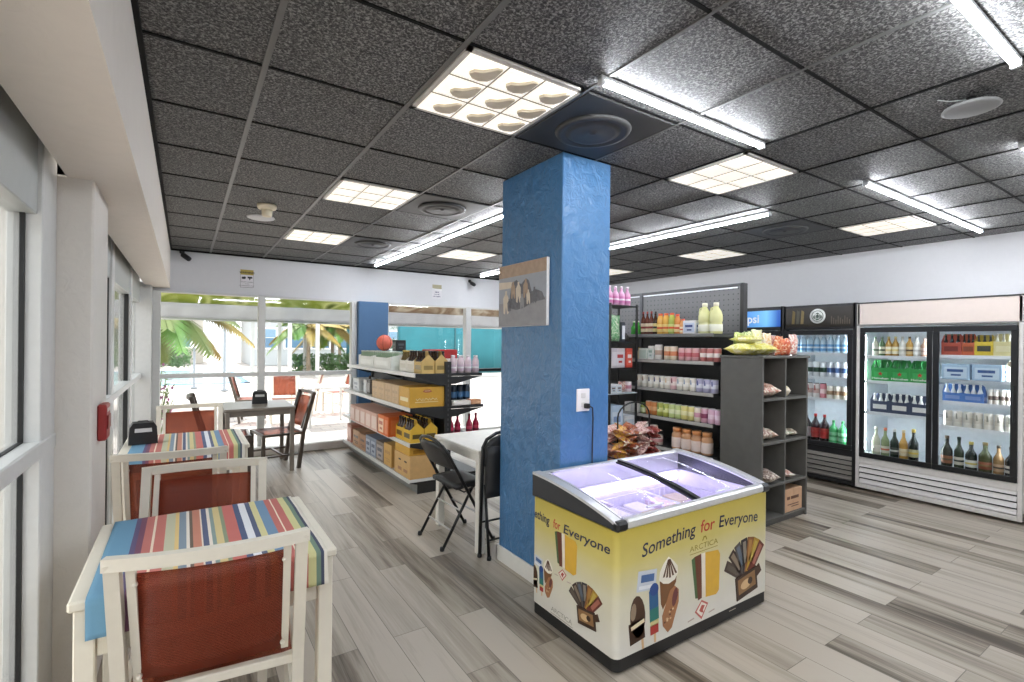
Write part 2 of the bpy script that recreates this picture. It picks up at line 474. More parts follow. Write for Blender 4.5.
# ---------------------------------------------------------------- room shell
m = MB(); m.box(-.6, -2.6, -.12, 6.82, 7.62, 0, floor_mat()); struct('floor', m, 'grey wood plank floor running towards the far windows', 'floor')
m = MB(); m.box(-.158, -2.6, ZC, 6.82, 7.62, ZC + .12, ceil_mat()); ceil = struct('ceiling', m, 'black fissured drop ceiling with thin grid', 'ceiling')
m = MB()
for x in GX:
    if -.15 < x < 6.7:
        t_ = .0115 if x < 1.4 else .007
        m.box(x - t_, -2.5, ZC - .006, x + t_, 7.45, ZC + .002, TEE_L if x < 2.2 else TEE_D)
for y in GY:
    m.box(-.158, y - .007, ZC - .0045, 6.7, y + .007, ZC + .002, TEE_D)
m.box(-.158, -2.5, ZC - .02, -.14, 7.45, ZC + .002, TEE_D); m.box(-.15, 7.43, ZC - .02, 6.7, 7.45, ZC + .002, TEE_D)
struct('ceiling_grid', m, None, None, ceil)
m = MB(); m.box(6.7, -2.6, 0, 6.82, 7.62, ZC, WHITE); struct('wall_right', m, 'plain white wall behind the drink coolers', 'wall')
m = MB(); m.box(-.6, -2.6, 0, 6.82, -2.5, ZC + .1, WHITE); struct('wall_back', m, 'white wall behind the viewpoint', 'wall')
m = MB()
m.box(-.6, 7.45, 2.10, 6.82, 7.62, ZC + .02, WHITE)
m.box(5.3, 7.45, 0, 6.82, 7.62, 2.1, WHITE); struct('wall_far', m, 'white header wall over the far windows carrying two notices', 'wall')
m = MB(); m.box(-.395, -2.6, 2.142, -.158, 7.46, ZC + .1, BEAM); m.box(-.6, -2.6, 2.52, -.39, 7.6, 2.73, PIER)
struct('trim_1', m, 'wide rough white plaster beam along the left windows', 'ceiling beam')
m = MB()
m.box(-.60, 2.62, 0, -.312, 3.06, 2.15, PIER, .008); struct('wall_left', m, 'white stucco pier between the two left windows', 'wall pier')
m = MB(); m.box(-.60, 7.15, 0, -.33, 7.62, 2.17, ALU); struct('trim_2', m, 'pale corner post where left and far windows meet', 'corner post')
m = MB(); m.box(2.12, 7.30, 0, 2.56, 7.62, 2.1, NAVY, .006); struct('trim_3', m, 'blue painted pier between far windows behind shelf unit', 'wall pier')
m = MB()
m.box(1.84, 2.275, 0, 2.225, 2.94, ZC, BLUE, .006); col = struct('column', m, 'square blue stucco column rising behind the ice cream freezer', 'column')
m = MB()
b0 = TRIMW
m.box(1.826, 2.262, 0, 1.84, 2.953, .105, b0, .003); m.box(1.826, 2.262, 0, 2.24, 2.276, .105, b0, .003); m.box(1.826, 2.939, 0, 2.24, 2.953, .105, b0, .003); m.box(2.224, 2.262, 0, 2.24, 2.953, .105, b0, .003)
struct('baseboard_column', m, None, None, col)

# ---------------------------------------------------------------- windows
def window(n, label, frame, panes, extra=None):
    r = thing('window_%d' % n, label, 'window'); r['kind'] = 'structure'
    f = frame.build('window_frame', r); f['kind'] = 'structure'
    for p in panes:
        g = MB(); g.box(*p, GLASS); q = g.build('window_pane', r); q['kind'] = 'structure'
    if extra:
        for nm, e in extra: q = e.build(nm, r); q['kind'] = 'structure'
    return r
# near left window, X = -.45
f = MB()
f.box(-.52, -2.5, 1.94, -.44, 2.62, 2.53, ALUG, .004)          # deep head panel
f.box(-.50, -2.5, 1.075, -.42, 2.62, 1.135, ALU, .005)         # transom
f.box(-.52, -2.5, 0, -.44, 2.62, .10, ALU, .004)
for y0, y1 in ((2.395, 2.62), (.45, .55), (-1.3, -1.2)): f.box(-.52, y0, 0, -.425, y1, 2.53, ALU, .004)
g = MB()
for y in (2.372,):
    g.box(-.484, y + .012, .1, -.470, y + .024, 2.53, GASKET)
g.box(-.484, .55, 1.133, -.470, 2.39, 1.139, GASKET)
window(1, 'near left window with a pale frame and black seal', f,
       [(-.484, .55, .1, -.476, 2.39, 1.08), (-.484, .55, 1.13, -.476, 2.39, 1.95), (-.484, -1.2, .1, -.476, .45, 1.95), (-.484, -2.5, .1, -.476, -1.3, 1.95)], [('gasket', g)])
f = MB()
f.box(-.52, 3.06, 1.93, -.44, 7.15, 2.53, ALUG, .004)
f.box(-.50, 3.06, 1.06, -.42, 7.15, 1.115, ALU, .005)
f.box(-.52, 3.06, 0, -.44, 7.15, .10, ALU, .004)
for y0, y1 in ((3.06, 3.16), (4.45, 4.57), (5.9, 6.02)): f.box(-.52, y0, 0, -.425, y1, 2.53, ALU, .004)
g = MB()
for y in (4.436, 5.886): g.box(-.478, y, .1, -.446, y + .016, 2.5, GASKET)
window(2, 'left window beyond the pier with vertical mullions', f,
       [(-.484, a, z0, -.476, b, z1) for a, b in ((3.16, 4.45), (4.57, 5.9), (6.02, 7.15)) for z0, z1 in ((.1, 1.07), (1.11, 1.94))], [('gasket', g)])
# far windows, Y about 7.42
f = MB()
f.box(-.33, 7.40, 2.085, 2.12, 7.50, 2.11, ALU, .004); f.box(-.33, 7.40, 1.03, 2.12, 7.48, 1.085, ALU, .004)
for x0, x1 in ((-.33, -.25), (.815, .90), (2.04, 2.12)): f.box(x0, 7.39, .1, x1, 7.50, 2.1, ALU, .004)
g = MB(); g.box(-.33, 7.22, 0, 2.12, 7.56, .105, TRIMW, .01)
window(3, 'far left window looking out on palms and pool', f, [(a, 7.45, z0, b, 7.458, z1) for a, b in ((-.25, .815), (.90, 2.04)) for z0, z1 in ((.1, 1.03), (1.085, 2.09))], [('window_sill', g)])
f = MB()
f.box(2.56, 7.40, 2.085, 5.3, 7.50, 2.11, ALU, .004)
for x0, x1 in ((2.56, 2.60), (3.93, 4.03), (5.2, 5.3)): f.box(x0, 7.39, .0, x1, 7.50, 2.1, ALU, .004)
f.box(4.03, 7.41, 1.02, 5.2, 7.47, 1.07, BLACKM, .003)
g = MB(); g.box(2.56, 7.30, 0, 3.93, 7.56, .105, TRIMW, .01); g.box(4.03, 7.40, 0, 5.2, 7.5, .05, ALU)
window(4, 'far right window behind the shelf unit facing the teal fence', f, [(2.60, 7.45, .1, 3.93, 7.458, 2.09), (4.03, 7.45, .05, 5.2, 7.458, 2.09)], [('window_sill', g)])

# ---------------------------------------------------------------- ceiling fittings
def panel(ix, iy, label, deep=False):
    x0, y0 = GX[0] + .608 * ix, GY[0] + .612 * iy
    r = thing('ceiling_light', label, 'ceiling light', (x0, y0, ZC), group='square ceiling light panels')
    a, b = .014, .594
    m = MB(); fr = mat('#c9c6bf', .4)
    for q in ((a, a, b, a + .022), (a, b - .022, b, b), (a, a, a + .022, b), (b - .022, a, b, b)): m.box(q[0], q[1], -.012, q[2], q[3], .002, fr)
    m.build('frame', r)
    m = MB(); w = (b - a - .044) / 3
    def cell(i, j):
        cx, cy = a + .022 + w * (i + .5), a + .022 + w * (j + .5)
        return lambda u, v: (cx + (u - .5) * w, cy + (v - .5) * w, -.013 + .009 * math.sin(PI * u) * math.sin(PI * v))
    for i in range(3):
        for j in range(3): m.sheet(cell(i, j), 6, 6, DIFF, .001)
    m.build('diffuser', r)
    m = MB(); rb = mat('#9c968a', .35, .4)
    for k in (1, 2):
        m.box(a + .022 + w * k - .003, a + .02, -.016, a + .022 + w * k + .003, b - .02, -.004, rb)
        m.box(a + .02, a + .022 + w * k - .003, -.016, b - .02, a + .022 + w * k + .003, -.004, rb)
    if deep:       # warped reflector fins seen in the nearest panel
        for i in range(3):
            for j in range(3):
                cx, cy = a + .022 + w * (i + .5), a + .022 + w * (j + .5)
                m.prism([(cx + w * a_, cy + w * b_) for a_, b_ in ((.42, -.34), (.44, .06), (.36, .26), (.18, .36), (-.02, .34), (-.16, .20), (-.10, .06), (.08, -.02), (.20, -.14), (.30, -.30))], 'z', -.020, -.008, mat('#d2c8b4', .4))
    m.build('louvre', r)
K = lambda x: round((x - GX[0]) / .608); L = lambda y: round((y - GY[0]) / .612)
panel(K(.873), L(1.657), 'square ceiling light with warped reflector cells, nearest and brightest', True)
panel(K(.873), L(3.493), 'square ceiling light second along the left row, above striped tables')
panel(K(.873), L(5.33), 'small far square ceiling light behind the smoke detector')
panel(K(2.697), L(1.657), 'square ceiling light right of the blue column, beside a tube')
panel(K(2.697), L(5.33), 'far square ceiling light just left of the blue column')
panel(K(5.129), L(1.657), 'square ceiling light farthest right, in front of the two-door cooler')
panel(K(5.129), L(3.493), 'square ceiling light above the black single-door coolers')
panel(K(5.129), L(5.33), 'far square ceiling light showing just right of the blue column')
def strip(p, q, label):
    p, q = Vector(p), Vector(q); ln = (q - p).length
    r = thing('led_strip_light', label, 'strip light', (p.x, p.y, ZC), math.atan2(q.y - p.y, q.x - p.x), 'bare tube strip lights')
    m = MB(); m.box(0, -.015, -.022, ln, .015, -.004, mat('#d8dadc', .3, .3), .003); m.build('housing', r)
    m = MB(); m.prism([(.0145 * math.cos(t), -.024 + .017 * math.sin(t)) for t in [PI + PI * k / 8 for k in range(9)]], 'x', .02, ln - .02, LED, True); m.build('tube', r)
    for x in (0, ln - .022):
        m = MB(); m.box(x, -.017, -.043, x + .022, .017, -.005, mat('#c4c6c8', .4), .004); m.build('end_cap', r)
    m = MB()
    for x in (.03, ln - .03): m.tube([(x, 0, 0), (x, 0, -.008)], .004, STEEL, 6)
    m.build('clip', r)
strip((1.44, 1.545), (2.66, 1.545), 'short tube light from above the freezer towards the right')
strip((3.81, 1.50), (6.26, 1.50), 'long tube light in front of the two-door cooler')
strip((2.29, 2.62), (2.29, 4.86), 'long tube light partly behind the blue column, near half')
strip((2.29, 4.88), (2.29, 7.1), 'long tube light left of the blue column reaching the far header')
strip((4.06, 2.28), (4.06, 4.70), 'long tube light right of column above the tall grey shelves')
strip((4.06, 4.72), (4.06, 7.14), 'tube light continuing the line above grey shelves towards the far wall')
strip((1.47, .546), (2.69, .546), 'bright tube light cut by the top right photo corner')
strip((3.77, .74), (6.2, .74), 'tube light whose glowing end touches the right photo edge')
strip((.6, -.55), (3.0, -.55), 'added unseen tube light behind the viewpoint, nearer one')  # extra fill tube out of view, added to light the cooler fronts
strip((.33, -2.2), (.33, .15), 'added unseen tube light behind the viewpoint, along the left windows')  # unseen tube added to brighten the left beam and the tables
def diffuser(x0, y0, label):
    r = thing('air_diffuser', label, 'air vent', (x0 + .304, y0 + .306, ZC))
    pl = mat('#2b2b2b', .5, .0, .25, 6)
    m = MB(); m.box(-.29, -.29, -.008, .29, .29, .001, pl, .003); m.build('panel', r)
    m = MB(); m.lathe([(.20, -.008), (.19, -.022), (.165, -.026), (.150, -.012), (.135, -.024), (.11, -.028), (.02, -.016), (.012, -.026), (.002, -.026)], mat('#363636', .5, 0, .2, 9), 28); m.build('round_baffle', r)
diffuser(1.481, 1.657, 'dark square air vent with round baffle above the blue column')
diffuser(1.481, 3.493, 'dark smooth air vent panel left of the column')
diffuser(1.481, 5.33, 'far dark air vent panel near the far header')
diffuser(4.521, 2.269, 'dark smooth air vent panel left of the far right ceiling light')
r = thing('smoke_detector', 'cream smoke detector on the ceiling above the striped tables', 'smoke detector', (.56, 4.58, ZC))
iv = mat('#e3d8bd', .45)
m = MB(); m.lathe([(.075, 0), (.075, -.02), (.066, -.034), (.045, -.04)], iv, 20); m.build('base', r)
m = MB(); m.lathe([(.043, -.04), (.040, -.085), (.034, -.095), (.004, -.097)], iv, 16); m.build('sensor_head', r)
r = thing('ceiling_speaker', 'flat round white plate set in ceiling behind smoke detector', 'ceiling speaker', (.57, 5.06, ZC))
m = MB(); m.lathe([(.115, 0), (.115, -.008), (.105, -.012), (.002, -.012)], mat('#cfd0d2', .5), 28); m.build('grille', r)
r = thing('ceiling_disc', 'pale round disc hanging under the ceiling near the top right corner', 'access point', (2.95, .745, ZC))
m = MB(); m.lathe([(.002, -.028), (.06, -.030), (.098, -.042), (.104, -.05), (.09, -.056), (.002, -.060)], mat('#8a8c8c', .5), 32); m.build('disc', r)
m = MB(); m.tube([(0, 0, 0), (0, 0, -.03)], .018, GASKET, 10); m.tube([(0, .0, -.008), (-.05, .06, -.008), (-.10, .09, -.004)], .0025, ALUG, 6); m.build('mount', r)

def camera(x, y, z, d, label):
    r = thing('security_camera', label, 'security camera', (x, y, z))
    m = MB(); m.lathe([(.028, 0), (.028, -.012), (.012, -.016)], BLACK, 14, (0, .035, 0), 'y'); m.build('mount', r)
    m = MB(); m.tube([(0, .03, 0), (0, -.02, -.02), Vector((0, -.02, -.02)) + Vector(d) * .03], .011, BLACK, 8); m.build('bracket', r)
    d = Vector(d).normalized(); o = Vector((0, -.02, -.035))
    m = MB(); m.tube([o, o + d * .012, o + d * .10, o + d * .115], [.022, .031, .031, .026], BLACK, 14); b = m.build('housing', r)
    m = MB(); m.tube([o + d * .114, o + d * .118], .017, mat('#3a3d42', .1), 12); m.build('lens', b)
camera(-.04, 7.41, 2.60, (.75, -.4, -.6), 'black bullet camera in the corner above the far left window')
camera(4.02, 7.41, 2.55, (.05, -.9, -.35), 'black bullet camera on the header beside the blue column')

def notice(x, z, w, h, label, curved):
    r = thing('notice_sign', label, 'sign', (x, 7.449, z))
    m = MB(); m.box(-w / 2, -.004, -h / 2, w / 2, 0, h / 2, mat('#e2e0e4', .4)); m.build('board', r)
    m = MB(); dk = mat('#2a2a2e', .5); y = mat('#b9a552' if not curved else '#a9a283', .5)
    ux, uy = (1, 0, 0), (0, 0, 1)
    if not curved:
        m.box(-w * .47, -.006, h * .20, w * .47, -.003, h * .47, y)
        m.text('WARNING', .036, (0, -.0065, h * .27), ux, uy, dk, 0, bold=.001)
        # two camera pictograms
        m.prism([(-.062, .02), (-.02, .028), (-.012, .012), (-.02, -.006), (-.058, -.006)], 'y', -.006, -.004, dk)
        m.prism([(.006, .028), (.062, .028), (.064, .006), (.042, .004), (.036, -.016), (.028, -.016), (.026, .004), (.008, .006)], 'y', -.006, -.004, dk)
        for k, (t) in enumerate(('SECURITY CAMERAS', 'IN USE', '24 HOUR SURVEILLANCE')): m.text(t, .0155, (0, -.005, -.050 - .024 * k), ux, uy, dk, 0)
        for q in ((-w * .47, -h * .47, w * .47, -h * .455), (-w * .47, -h * .47, -w * .455, h * .2), (w * .455, -h * .47, w * .47, h * .2)): m.box(q[0], -.005, q[1], q[2], -.003, q[3], dk)
    else:
        m.box(-w * .48, -.006, h * .20, w * .48, -.003, h * .48, y)
        m.sheet(lambda u, v: (w * (u - .5), -.008, h * (.20 - .10 * math.sin(PI * (u * .5 + .1))) + h * .07 * v), 8, 1, mat('#f4f4f4', .3), .001, (0, -1, 0))
        for k, t in enumerate(('SMILE', 'YOU ARE', 'ON CAMERA')): m.text(t, .022 if k else .03, (0, -.005, -.02 - .034 * k), ux, uy, mat('#3c3c66', .5), 0, bold=.0006)
    m.build('printing', r)
notice(.68, 2.325, .165, .25, 'notice with yellow warning band over the far left window', False)
notice(3.42, 2.335, .17, .23, 'notice with a beige band on header above the shelf unit', True)

# ---------------------------------------------------------------- things on the column and pier
r = thing('canvas_picture', 'faded group photo canvas hung on left face of the blue column', 'picture', (1.84, 2.66, 1.82))
m = MB(); m.box(-.026, -.272, -.207, -.003, .272, .207, mat('#e6e4e2', .5), .003); m.build('canvas', r)
m = MB(); X = -.0262
gry = mat('#9b9da3', .7, var=.1, scale=20); sky_ = mat('#a6adb8', .7); tan = mat('#b09c8a', .7, var=.12, scale=30); lgt = mat('#d8cfc0', .7); dk = mat('#75777e', .7, var=.2, scale=40)
Y = lambda u: .27 - .54 * u       # u from the picture's left to right (viewed from -X, left is +Y)
def patch(pts, mt, e): m.prism([(Y(u), -.205 + .41 * v) for u, v in pts], 'x', X - e, X - e + .0006, mt)
patch([(0, 0), (1, 0), (1, .42), (0, .38)], gry, .0004); patch([(0, .38), (1, .42), (1, .8), (0, .8)], sky_, .0004); patch([(0, .8), (1, .8), (1, 1), (0, 1)], tan, .0004)
patch([(0, .62), (.3, .62), (.3, .72), (0, .74)], lgt, .0008)
patch([(.25, .3), (.4, .26), (.55, .28), (.75, .36), (.98, .38), (.92, .5), (.8, .55), (.72, .52), (.66, .7), (.6, .74), (.5, .66), (.4, .74), (.3, .7), (.26, .5)], dk, .0008)
for q_, (cx, cy, s_, mt) in enumerate(((.33, .60, .8, tan), (.17, .42, 1.1, lgt), (.60, .60, .85, tan), (.45, .56, .95, lgt), (.53, .40, .7, gry), (.66, .46, .65, lgt), (.78, .48, .7, dk), (.25, .36, .6, dk))):
    patch([(cx - .05 * s_, cy - .18 * s_), (cx - .02 * s_, cy - .2 * s_), (cx, cy - .08 * s_), (cx + .03 * s_, cy - .2 * s_), (cx + .06 * s_, cy - .18 * s_), (cx + .05 * s_, cy + .05 * s_), (cx + .02 * s_, cy + .1 * s_), (cx + .02 * s_, cy + .15 * s_), (cx - .02 * s_, cy + .15 * s_), (cx - .02 * s_, cy + .1 * s_), (cx - .06 * s_, cy + .04 * s_)], mt, .0014 + .0005 * q_)
m.build('printed_image', r)
r = thing('wall_outlet', 'white outlet plate on the front face of the blue column', 'outlet', (2.008, 2.275, 1.165))
m = MB(); m.box(-.052, -.008, -.068, .052, 0, .068, mat('#eceae6', .4), .004); m.build('plate', r)
for z in (.028, -.028):
    m = MB(); m.box(-.017, -.0105, z - .015, .017, -.006, z + .015, mat('#dad8d2', .4), .004); m.build('socket', r)
r = thing('power_cord', 'black power cord hanging from the outlet down the column', 'cord', (2.02, 2.262, 1.13))
m = MB(); m.box(-.014, -.032, -.014, .014, .002, .016, BLACK, .005); m.build('plug', r)
m = MB(); m.tube([(.012, -.022, 0), (.045, -.014, -.012), (.055, -.008, -.08), (.053, -.006, -.3), (.056, -.006, -.52)], .0045, BLACK, 8); m.build('wire', r)
r = thing('fire_alarm_box', 'small red fire alarm box on the white pier', 'fire alarm', (-.312, 2.82, 1.14))
m = MB(); m.box(0, -.062, -.078, .032, .062, .078, mat('#9a2a28', .4), .006); m.build('housing', r)
m = MB(); m.box(.032, -.045, -.03, .037, .045, .03, mat('#84221f', .4), .002); m.box(.032, -.04, .045, .034, .04, .06, mat('#d8c9c4', .4)); m.build('pull_handle', r)

# ---------------------------------------------------------------- tables with striped runners
STR = stripes_mat()
def table(x0, x1, y0, y1, zt, label, mt, skirt=True, legw=.05):
    cx, cy = (x0 + x1) / 2, (y0 + y1) / 2; w, d = (x1 - x0) / 2, (y1 - y0) / 2
    r = thing('dining_table', label, 'table', (cx, cy, 0))
    m = MB(); m.box(-w, -d, zt - .03, w, d, zt, mt, .006); m.build('tabletop', r)
    i = .012
    for sx in (-1, 1):
        for sy in (-1, 1):
            m = MB(); xa, ya = sx * (w - i), sy * (d - i); m.box(xa, ya, 0, xa - sx * legw, ya - sy * legw, zt - .03, mt, .004); m.build('leg', r)
    m = MB(); a = w - i - .012; b = d - i - .012; z0, z1 = (zt - .18, zt - .10) if skirt else (zt - .09, zt - .03)
    for sy in (-1, 1): m.box(-a + legw - .01, sy * b, z0, a - legw + .01, sy * (b - .025), z1, mt, .003)
    for sx in (-1, 1): m.box(sx * a, -b + legw - .01, z0, sx * (a - .025), b - legw + .01, z1, mt, .003)
    m.build('apron', r)
    return r
TW = mat('#e6dfcf', .4, var=.02)
def cloth(cx, y0, y1, zt, hw, drop, label, seed):
    o = random.Random(seed); ph = [o.random() * 6 for _ in range(6)]
    r = MB(); cy = (y0 + y1) / 2; D = (y1 - y0) / 2 + .006
    ln = D * 2 + drop * 2; R = .012
    def fn(u, v):
        s = v * ln - drop - D      # signed distance along the runner from the centre
        x = (u - .5) * 2 * hw
        wob = .002 * math.sin(9 * x + ph[0]) * math.sin(7 * s + ph[1]) + .0012 * math.sin(23 * s + ph[2] + 5 * x)
        if abs(s) <= D: return (x, s, zt + .004 + abs(wob))
        h = abs(s) - D; sg = 1 if s > 0 else -1
        out = .005 + .012 * (h / drop) * (.5 + .5 * math.sin(14 * x + ph[3] + sg)) + abs(wob)
        return (x + .004 * math.sin(x * 11 + ph[4]) * h / drop, sg * (D + out), zt + .004 - h)
    def nf(u, v):
        q = v * ln - drop - D
        return (0, 0, 1) if abs(q) <= D else (0, 1 if q > 0 else -1, .15)
    r.sheet(fn, 40, 60, STR, .002, nf)
    ob = r.build('table_runner', None, (cx, cy, 0))
    return tag(ob, label, 'table runner')
table(-.272, .468, 1.85, 2.57, .755, 'white square table nearest the viewer under a striped runner', TW)
cloth(.10, 1.85, 2.57, .755, .330, .115, 'striped blue, red and yellow runner on the nearest white table', 3)
table(-.36, .40, 4.06, 4.78, .755, 'second white table, in the middle of the left row, under napkin box', TW)
cloth(.03, 4.06, 4.78, .755, .335, .125, 'striped runner on the second white table, beside black napkin box', 5)
table(.36, 1.085, 6.2, 7.0, .75, 'bare grey-brown table by the far window', mat('#7d756c', .35, var=.06), False, .045)
def napkin(x, y, z, rz, label):
    r = thing('napkin_dispenser', label, 'napkin dispenser', (x, y, z), rz)
    m = MB(); m.prism([(-.085, 0), (.085, 0), (.078, .12), (.06, .15), (-.06, .15), (-.078, .12)], 'y', -.055, .055, BLACK); m.build('body', r)
    m = MB(); m.prism([(-.05, .085), (.05, .085), (.048, .112), (-.048, .112)], 'y', -.058, -.054, mat('#c9c9c9', .4)); m.build('napkin_slot', r)
    m = MB(); m.tube([(-.03, 0, .149), (-.028, 0, .158), (.028, 0, .158), (.03, 0, .149)], .004, BLACK, 6); m.build('handle', r)
napkin(-.245, 4.42, .763, .1, 'black napkin dispenser at the window end of striped table')
napkin(.76, 6.68, .75, -.1, 'black napkin dispenser on the bare table by far window')

# ---------------------------------------------------------------- sling chairs (local: back at -y, facing +y)
def sling_chair(name, label, frame, grp):
    r = thing(name, label, 'chair', group=grp)
    hw = .245; H = .88
    yb = lambda z: -.02 - .12 * max(0, (z - .42) / .46)      # raked back posts
    for s in (-1, 1):
        m = MB(); m.tube([(s * hw, .03, 0), (s * hw, -.02, .42), (s * hw, yb(H), H)], 0, frame, flat=(.042, .036)); m.build('back_leg', r)
        m = MB(); m.tube([(s * hw, .42, 0), (s * hw, .42, .43)], 0, frame, flat=(.036, .036)); m.build('front_leg', r)
    m = MB()
    n = 10; m.tube([(hw * 1.08 * (2 * i / n - 1), yb(H) - .038 * (1 - (2 * i / n - 1) ** 2), H - .005) for i in range(n + 1)], 0, frame, flat=(.036, .03)); m.build('top_rail', r)
    m = MB()
    for s in (-1, 1): m.tube([(s * (hw - .042), yb(.44) + .014, .46), (s * (hw - .042), yb(H) + .002, H - .025)], 0, frame, flat=(.026, .022))
    for s in (-1, 1): m.box(s * hw - .015, -.02, .40, s * hw + .015, .43, .43, frame, .003)
    m.box(-hw, .405, .40, hw, .435, .43, frame, .003); m.box(-hw, -.03, .40, hw, 0, .43, frame, .003)
    m.box(-hw, .19, .16, hw, .21, .18, frame)
    for s in (-1, 1): m.box(s * hw - .01, .02, .16, s * hw + .01, .41, .18, frame)
    m.build('frame', r)
    m = MB(); k = hw - .052
    m.sheet(lambda u, v: ((u - .5) * 2 * k, yb(.47 + .36 * v) + .006 - .024 * (1 - (2 * u - 1) ** 2), .47 + .36 * v), 8, 6, SLING, .003, (0, 1, 0)); m.build('back_sling', r)
    m = MB(); k = hw - .018
    m.sheet(lambda u, v: ((u - .5) * 2 * k, .005 + .41 * v, .432 - .016 * (1 - (2 * u - 1) ** 2)), 8, 6, SLING, .003); m.build('seat_sling', r)
    for s in (-1, 1):
        for z in (.80, .49): m = MB(); m.lathe([(.006, -.010), (.008, 0), (.007, .006), (.001, .007)], frame, 8, (s * (hw - .050), yb(z) - .010, z), 'y'); m.build('screw', r)
    return r
G1 = 'red sling chairs with white frames'
ch = sling_chair('sling_chair', 'white framed red sling chair nearest the viewer, back towards us', CREAM, G1)
def chair_at(x, y, rz, label, proto=ch, first=False, grp=None):
    o = proto if first else copy_tree(proto)
    o.location = (x, y, 0); o.rotation_euler = (0, 0, rz); o['label'] = label
    if grp: o['group'] = grp
    return o
# the measured point is the top rail (local y = -.15)
def chair_back(x, y, rz, *a, **k): return chair_at(x - .15 * math.sin(rz), y + .15 * math.cos(rz), rz, *a, **k)
chair_back(.078, 1.735, math.radians(-6), ch['label'], first=True)
chair_back(.10, 2.91, math.radians(174), 'white framed red sling chair facing us beyond the nearest striped table')
chair_back(-.055, 3.315, math.radians(-3), 'white framed red sling chair tucked behind the pier, at the second table')
chair_back(.05, 5.62, math.radians(180), 'white framed red sling chair on far side of second striped table')
DK = mat('#5c534c', .3, .5)
ch2 = sling_chair('sling_chair', 'grey framed red sling chair right of the bare table', DK, 'red sling chairs with grey frames')
chair_back(1.285, 6.59, math.radians(98), ch2['label'], ch2, True)
chair_back(.06, 6.62, math.radians(-92), 'grey framed red sling chair on the left side of bare table', ch2)
G3 = 'sling chairs on the patio outside'
chair_at(1.60, 10.3, math.radians(175), 'patio chair with its red back square on, seen through far left window', grp=G3)
chair_at(.85, 10.5, math.radians(-100), 'patio chair seen edge-on left of the window mullion', ch2, grp=G3)
chair_at(2.30, 11.0, math.radians(70), 'patio chair outside, its back just right of the inside grey chair', grp=G3)
chair_at(2.95, 11.0, math.radians(100), 'patio chair outside beside the blue pier edge', grp=G3)

# ---------------------------------------------------------------- white table behind the column, folding chairs
r = table(1.735, 2.50, 3.055, 3.80, .74, 'plain white table behind the blue column beside shelf unit', mat('#e9e6de', .4), False, .055)
tag(r, group=None)
FB = mat('#1d1e20', .3, .25); FV = mat('#27282b', .45, var=.1)
def fold_chair(loc, rz, label, folded=False):
    r = thing('folding_chair', label, 'folding chair', loc, rz, 'black metal folding chairs')
    w = .215
    if not folded: top, foot, rear_top, rear_foot = (-.20, .80), (.25, 0), (.09, .44), (-.17, 0)
    else: top, foot, rear_top, rear_foot = (.0, .88), (.035, 0), (.02, .50), (-.045, .0)
    P = lambda t: (top[0] + (foot[0] - top[0]) * t, top[1] + (foot[1] - top[1]) * t)
    m = MB(); pts = []
    pts.append((foot[0], -w, foot[1])); a = P(.12); pts.append((a[0], -w, a[1]))
    for k in range(1, 6):
        g = PI * k / 6; q = P(.12 * (1 - math.sin(g))); pts.append((q[0], -w * math.cos(g), q[1]))
    pts.append((a[0], w, a[1])); pts.append((foot[0], w, foot[1]))
    m.tube(pts, .0125, FB, 8); m.build('front_frame', r)
    m = MB(); m.tube([(rear_foot[0], -w + .03, 0), (rear_top[0], -w + .03, rear_top[1]), (rear_top[0], w - .03, rear_top[1]), (rear_foot[0], w - .03, 0)], .0115, FB, 8); m.build('rear_frame', r)
    m = MB(); bn = Vector((top[1] - foot[1], 0, -(top[0] - foot[0]))).normalized()
    def back(u, v):
        q = P(.03 + .24 * (1 - v)); e = (2 * u - 1)
        ww = (w - .012) * (1 if v < .55 else math.sqrt(max(0.05, 1 - ((v - .55) / .5) ** 2)))
        return (q[0] - .022 * (1 - e * e), ww * e, q[1])
    m.sheet(back, 10, 8, FV, .014, tuple(bn)); m.build('backrest', r)
    m = MB()
    if not folded: m.sheet(lambda u, v: (-.06 + .27 * u, (w - .02) * (2 * v - 1), .452 + .008 * math.sin(PI * u)), 6, 6, FV, .03)
    else: m.sheet(lambda u, v: (.012 - .02 * u, (w - .02) * (2 * v - 1), .42 + .36 * u), 6, 6, FV, .03, (1, 0, 0))
    m.build('seat', r)
    m = MB(); q = P(.72); m.tube([(q[0], -w, q[1]), (q[0], w, q[1])], .007, FB if folded else STEEL, 6)
    for z in (.13, .26): x = rear_foot[0] + (rear_top[0] - rear_foot[0]) * z / rear_top[1]; m.tube([(x, -w + .03, z), (x, w - .03, z)], .007, FB if folded else mat('#c9c7c2', .4), 6)
    if not folded:
        for s in (-1, 1): m.tube([(-.05, s * (w - .018), .43), (.0, s * (w - .018), .40), (.09, s * (w - .018), .43)], .006, FB, 6)
    m.build('crossbar', r)
    for s in (-1, 1):
        for fx, e in ((foot[0], 0), (rear_foot[0], .03)):
            m = MB(); m.lathe([(.016, 0), (.017, .012), (.014, .028)], BLACK, 10, (fx, s * (w - e), 0)); m.build('foot_cap', r)
fold_chair((1.725, 3.46, 0), 0.04, 'black folding chair standing open at the white table')
fold_chair((1.957, 3.003, 0), PI / 2, 'black folding chair folded flat between the column and white table', True)
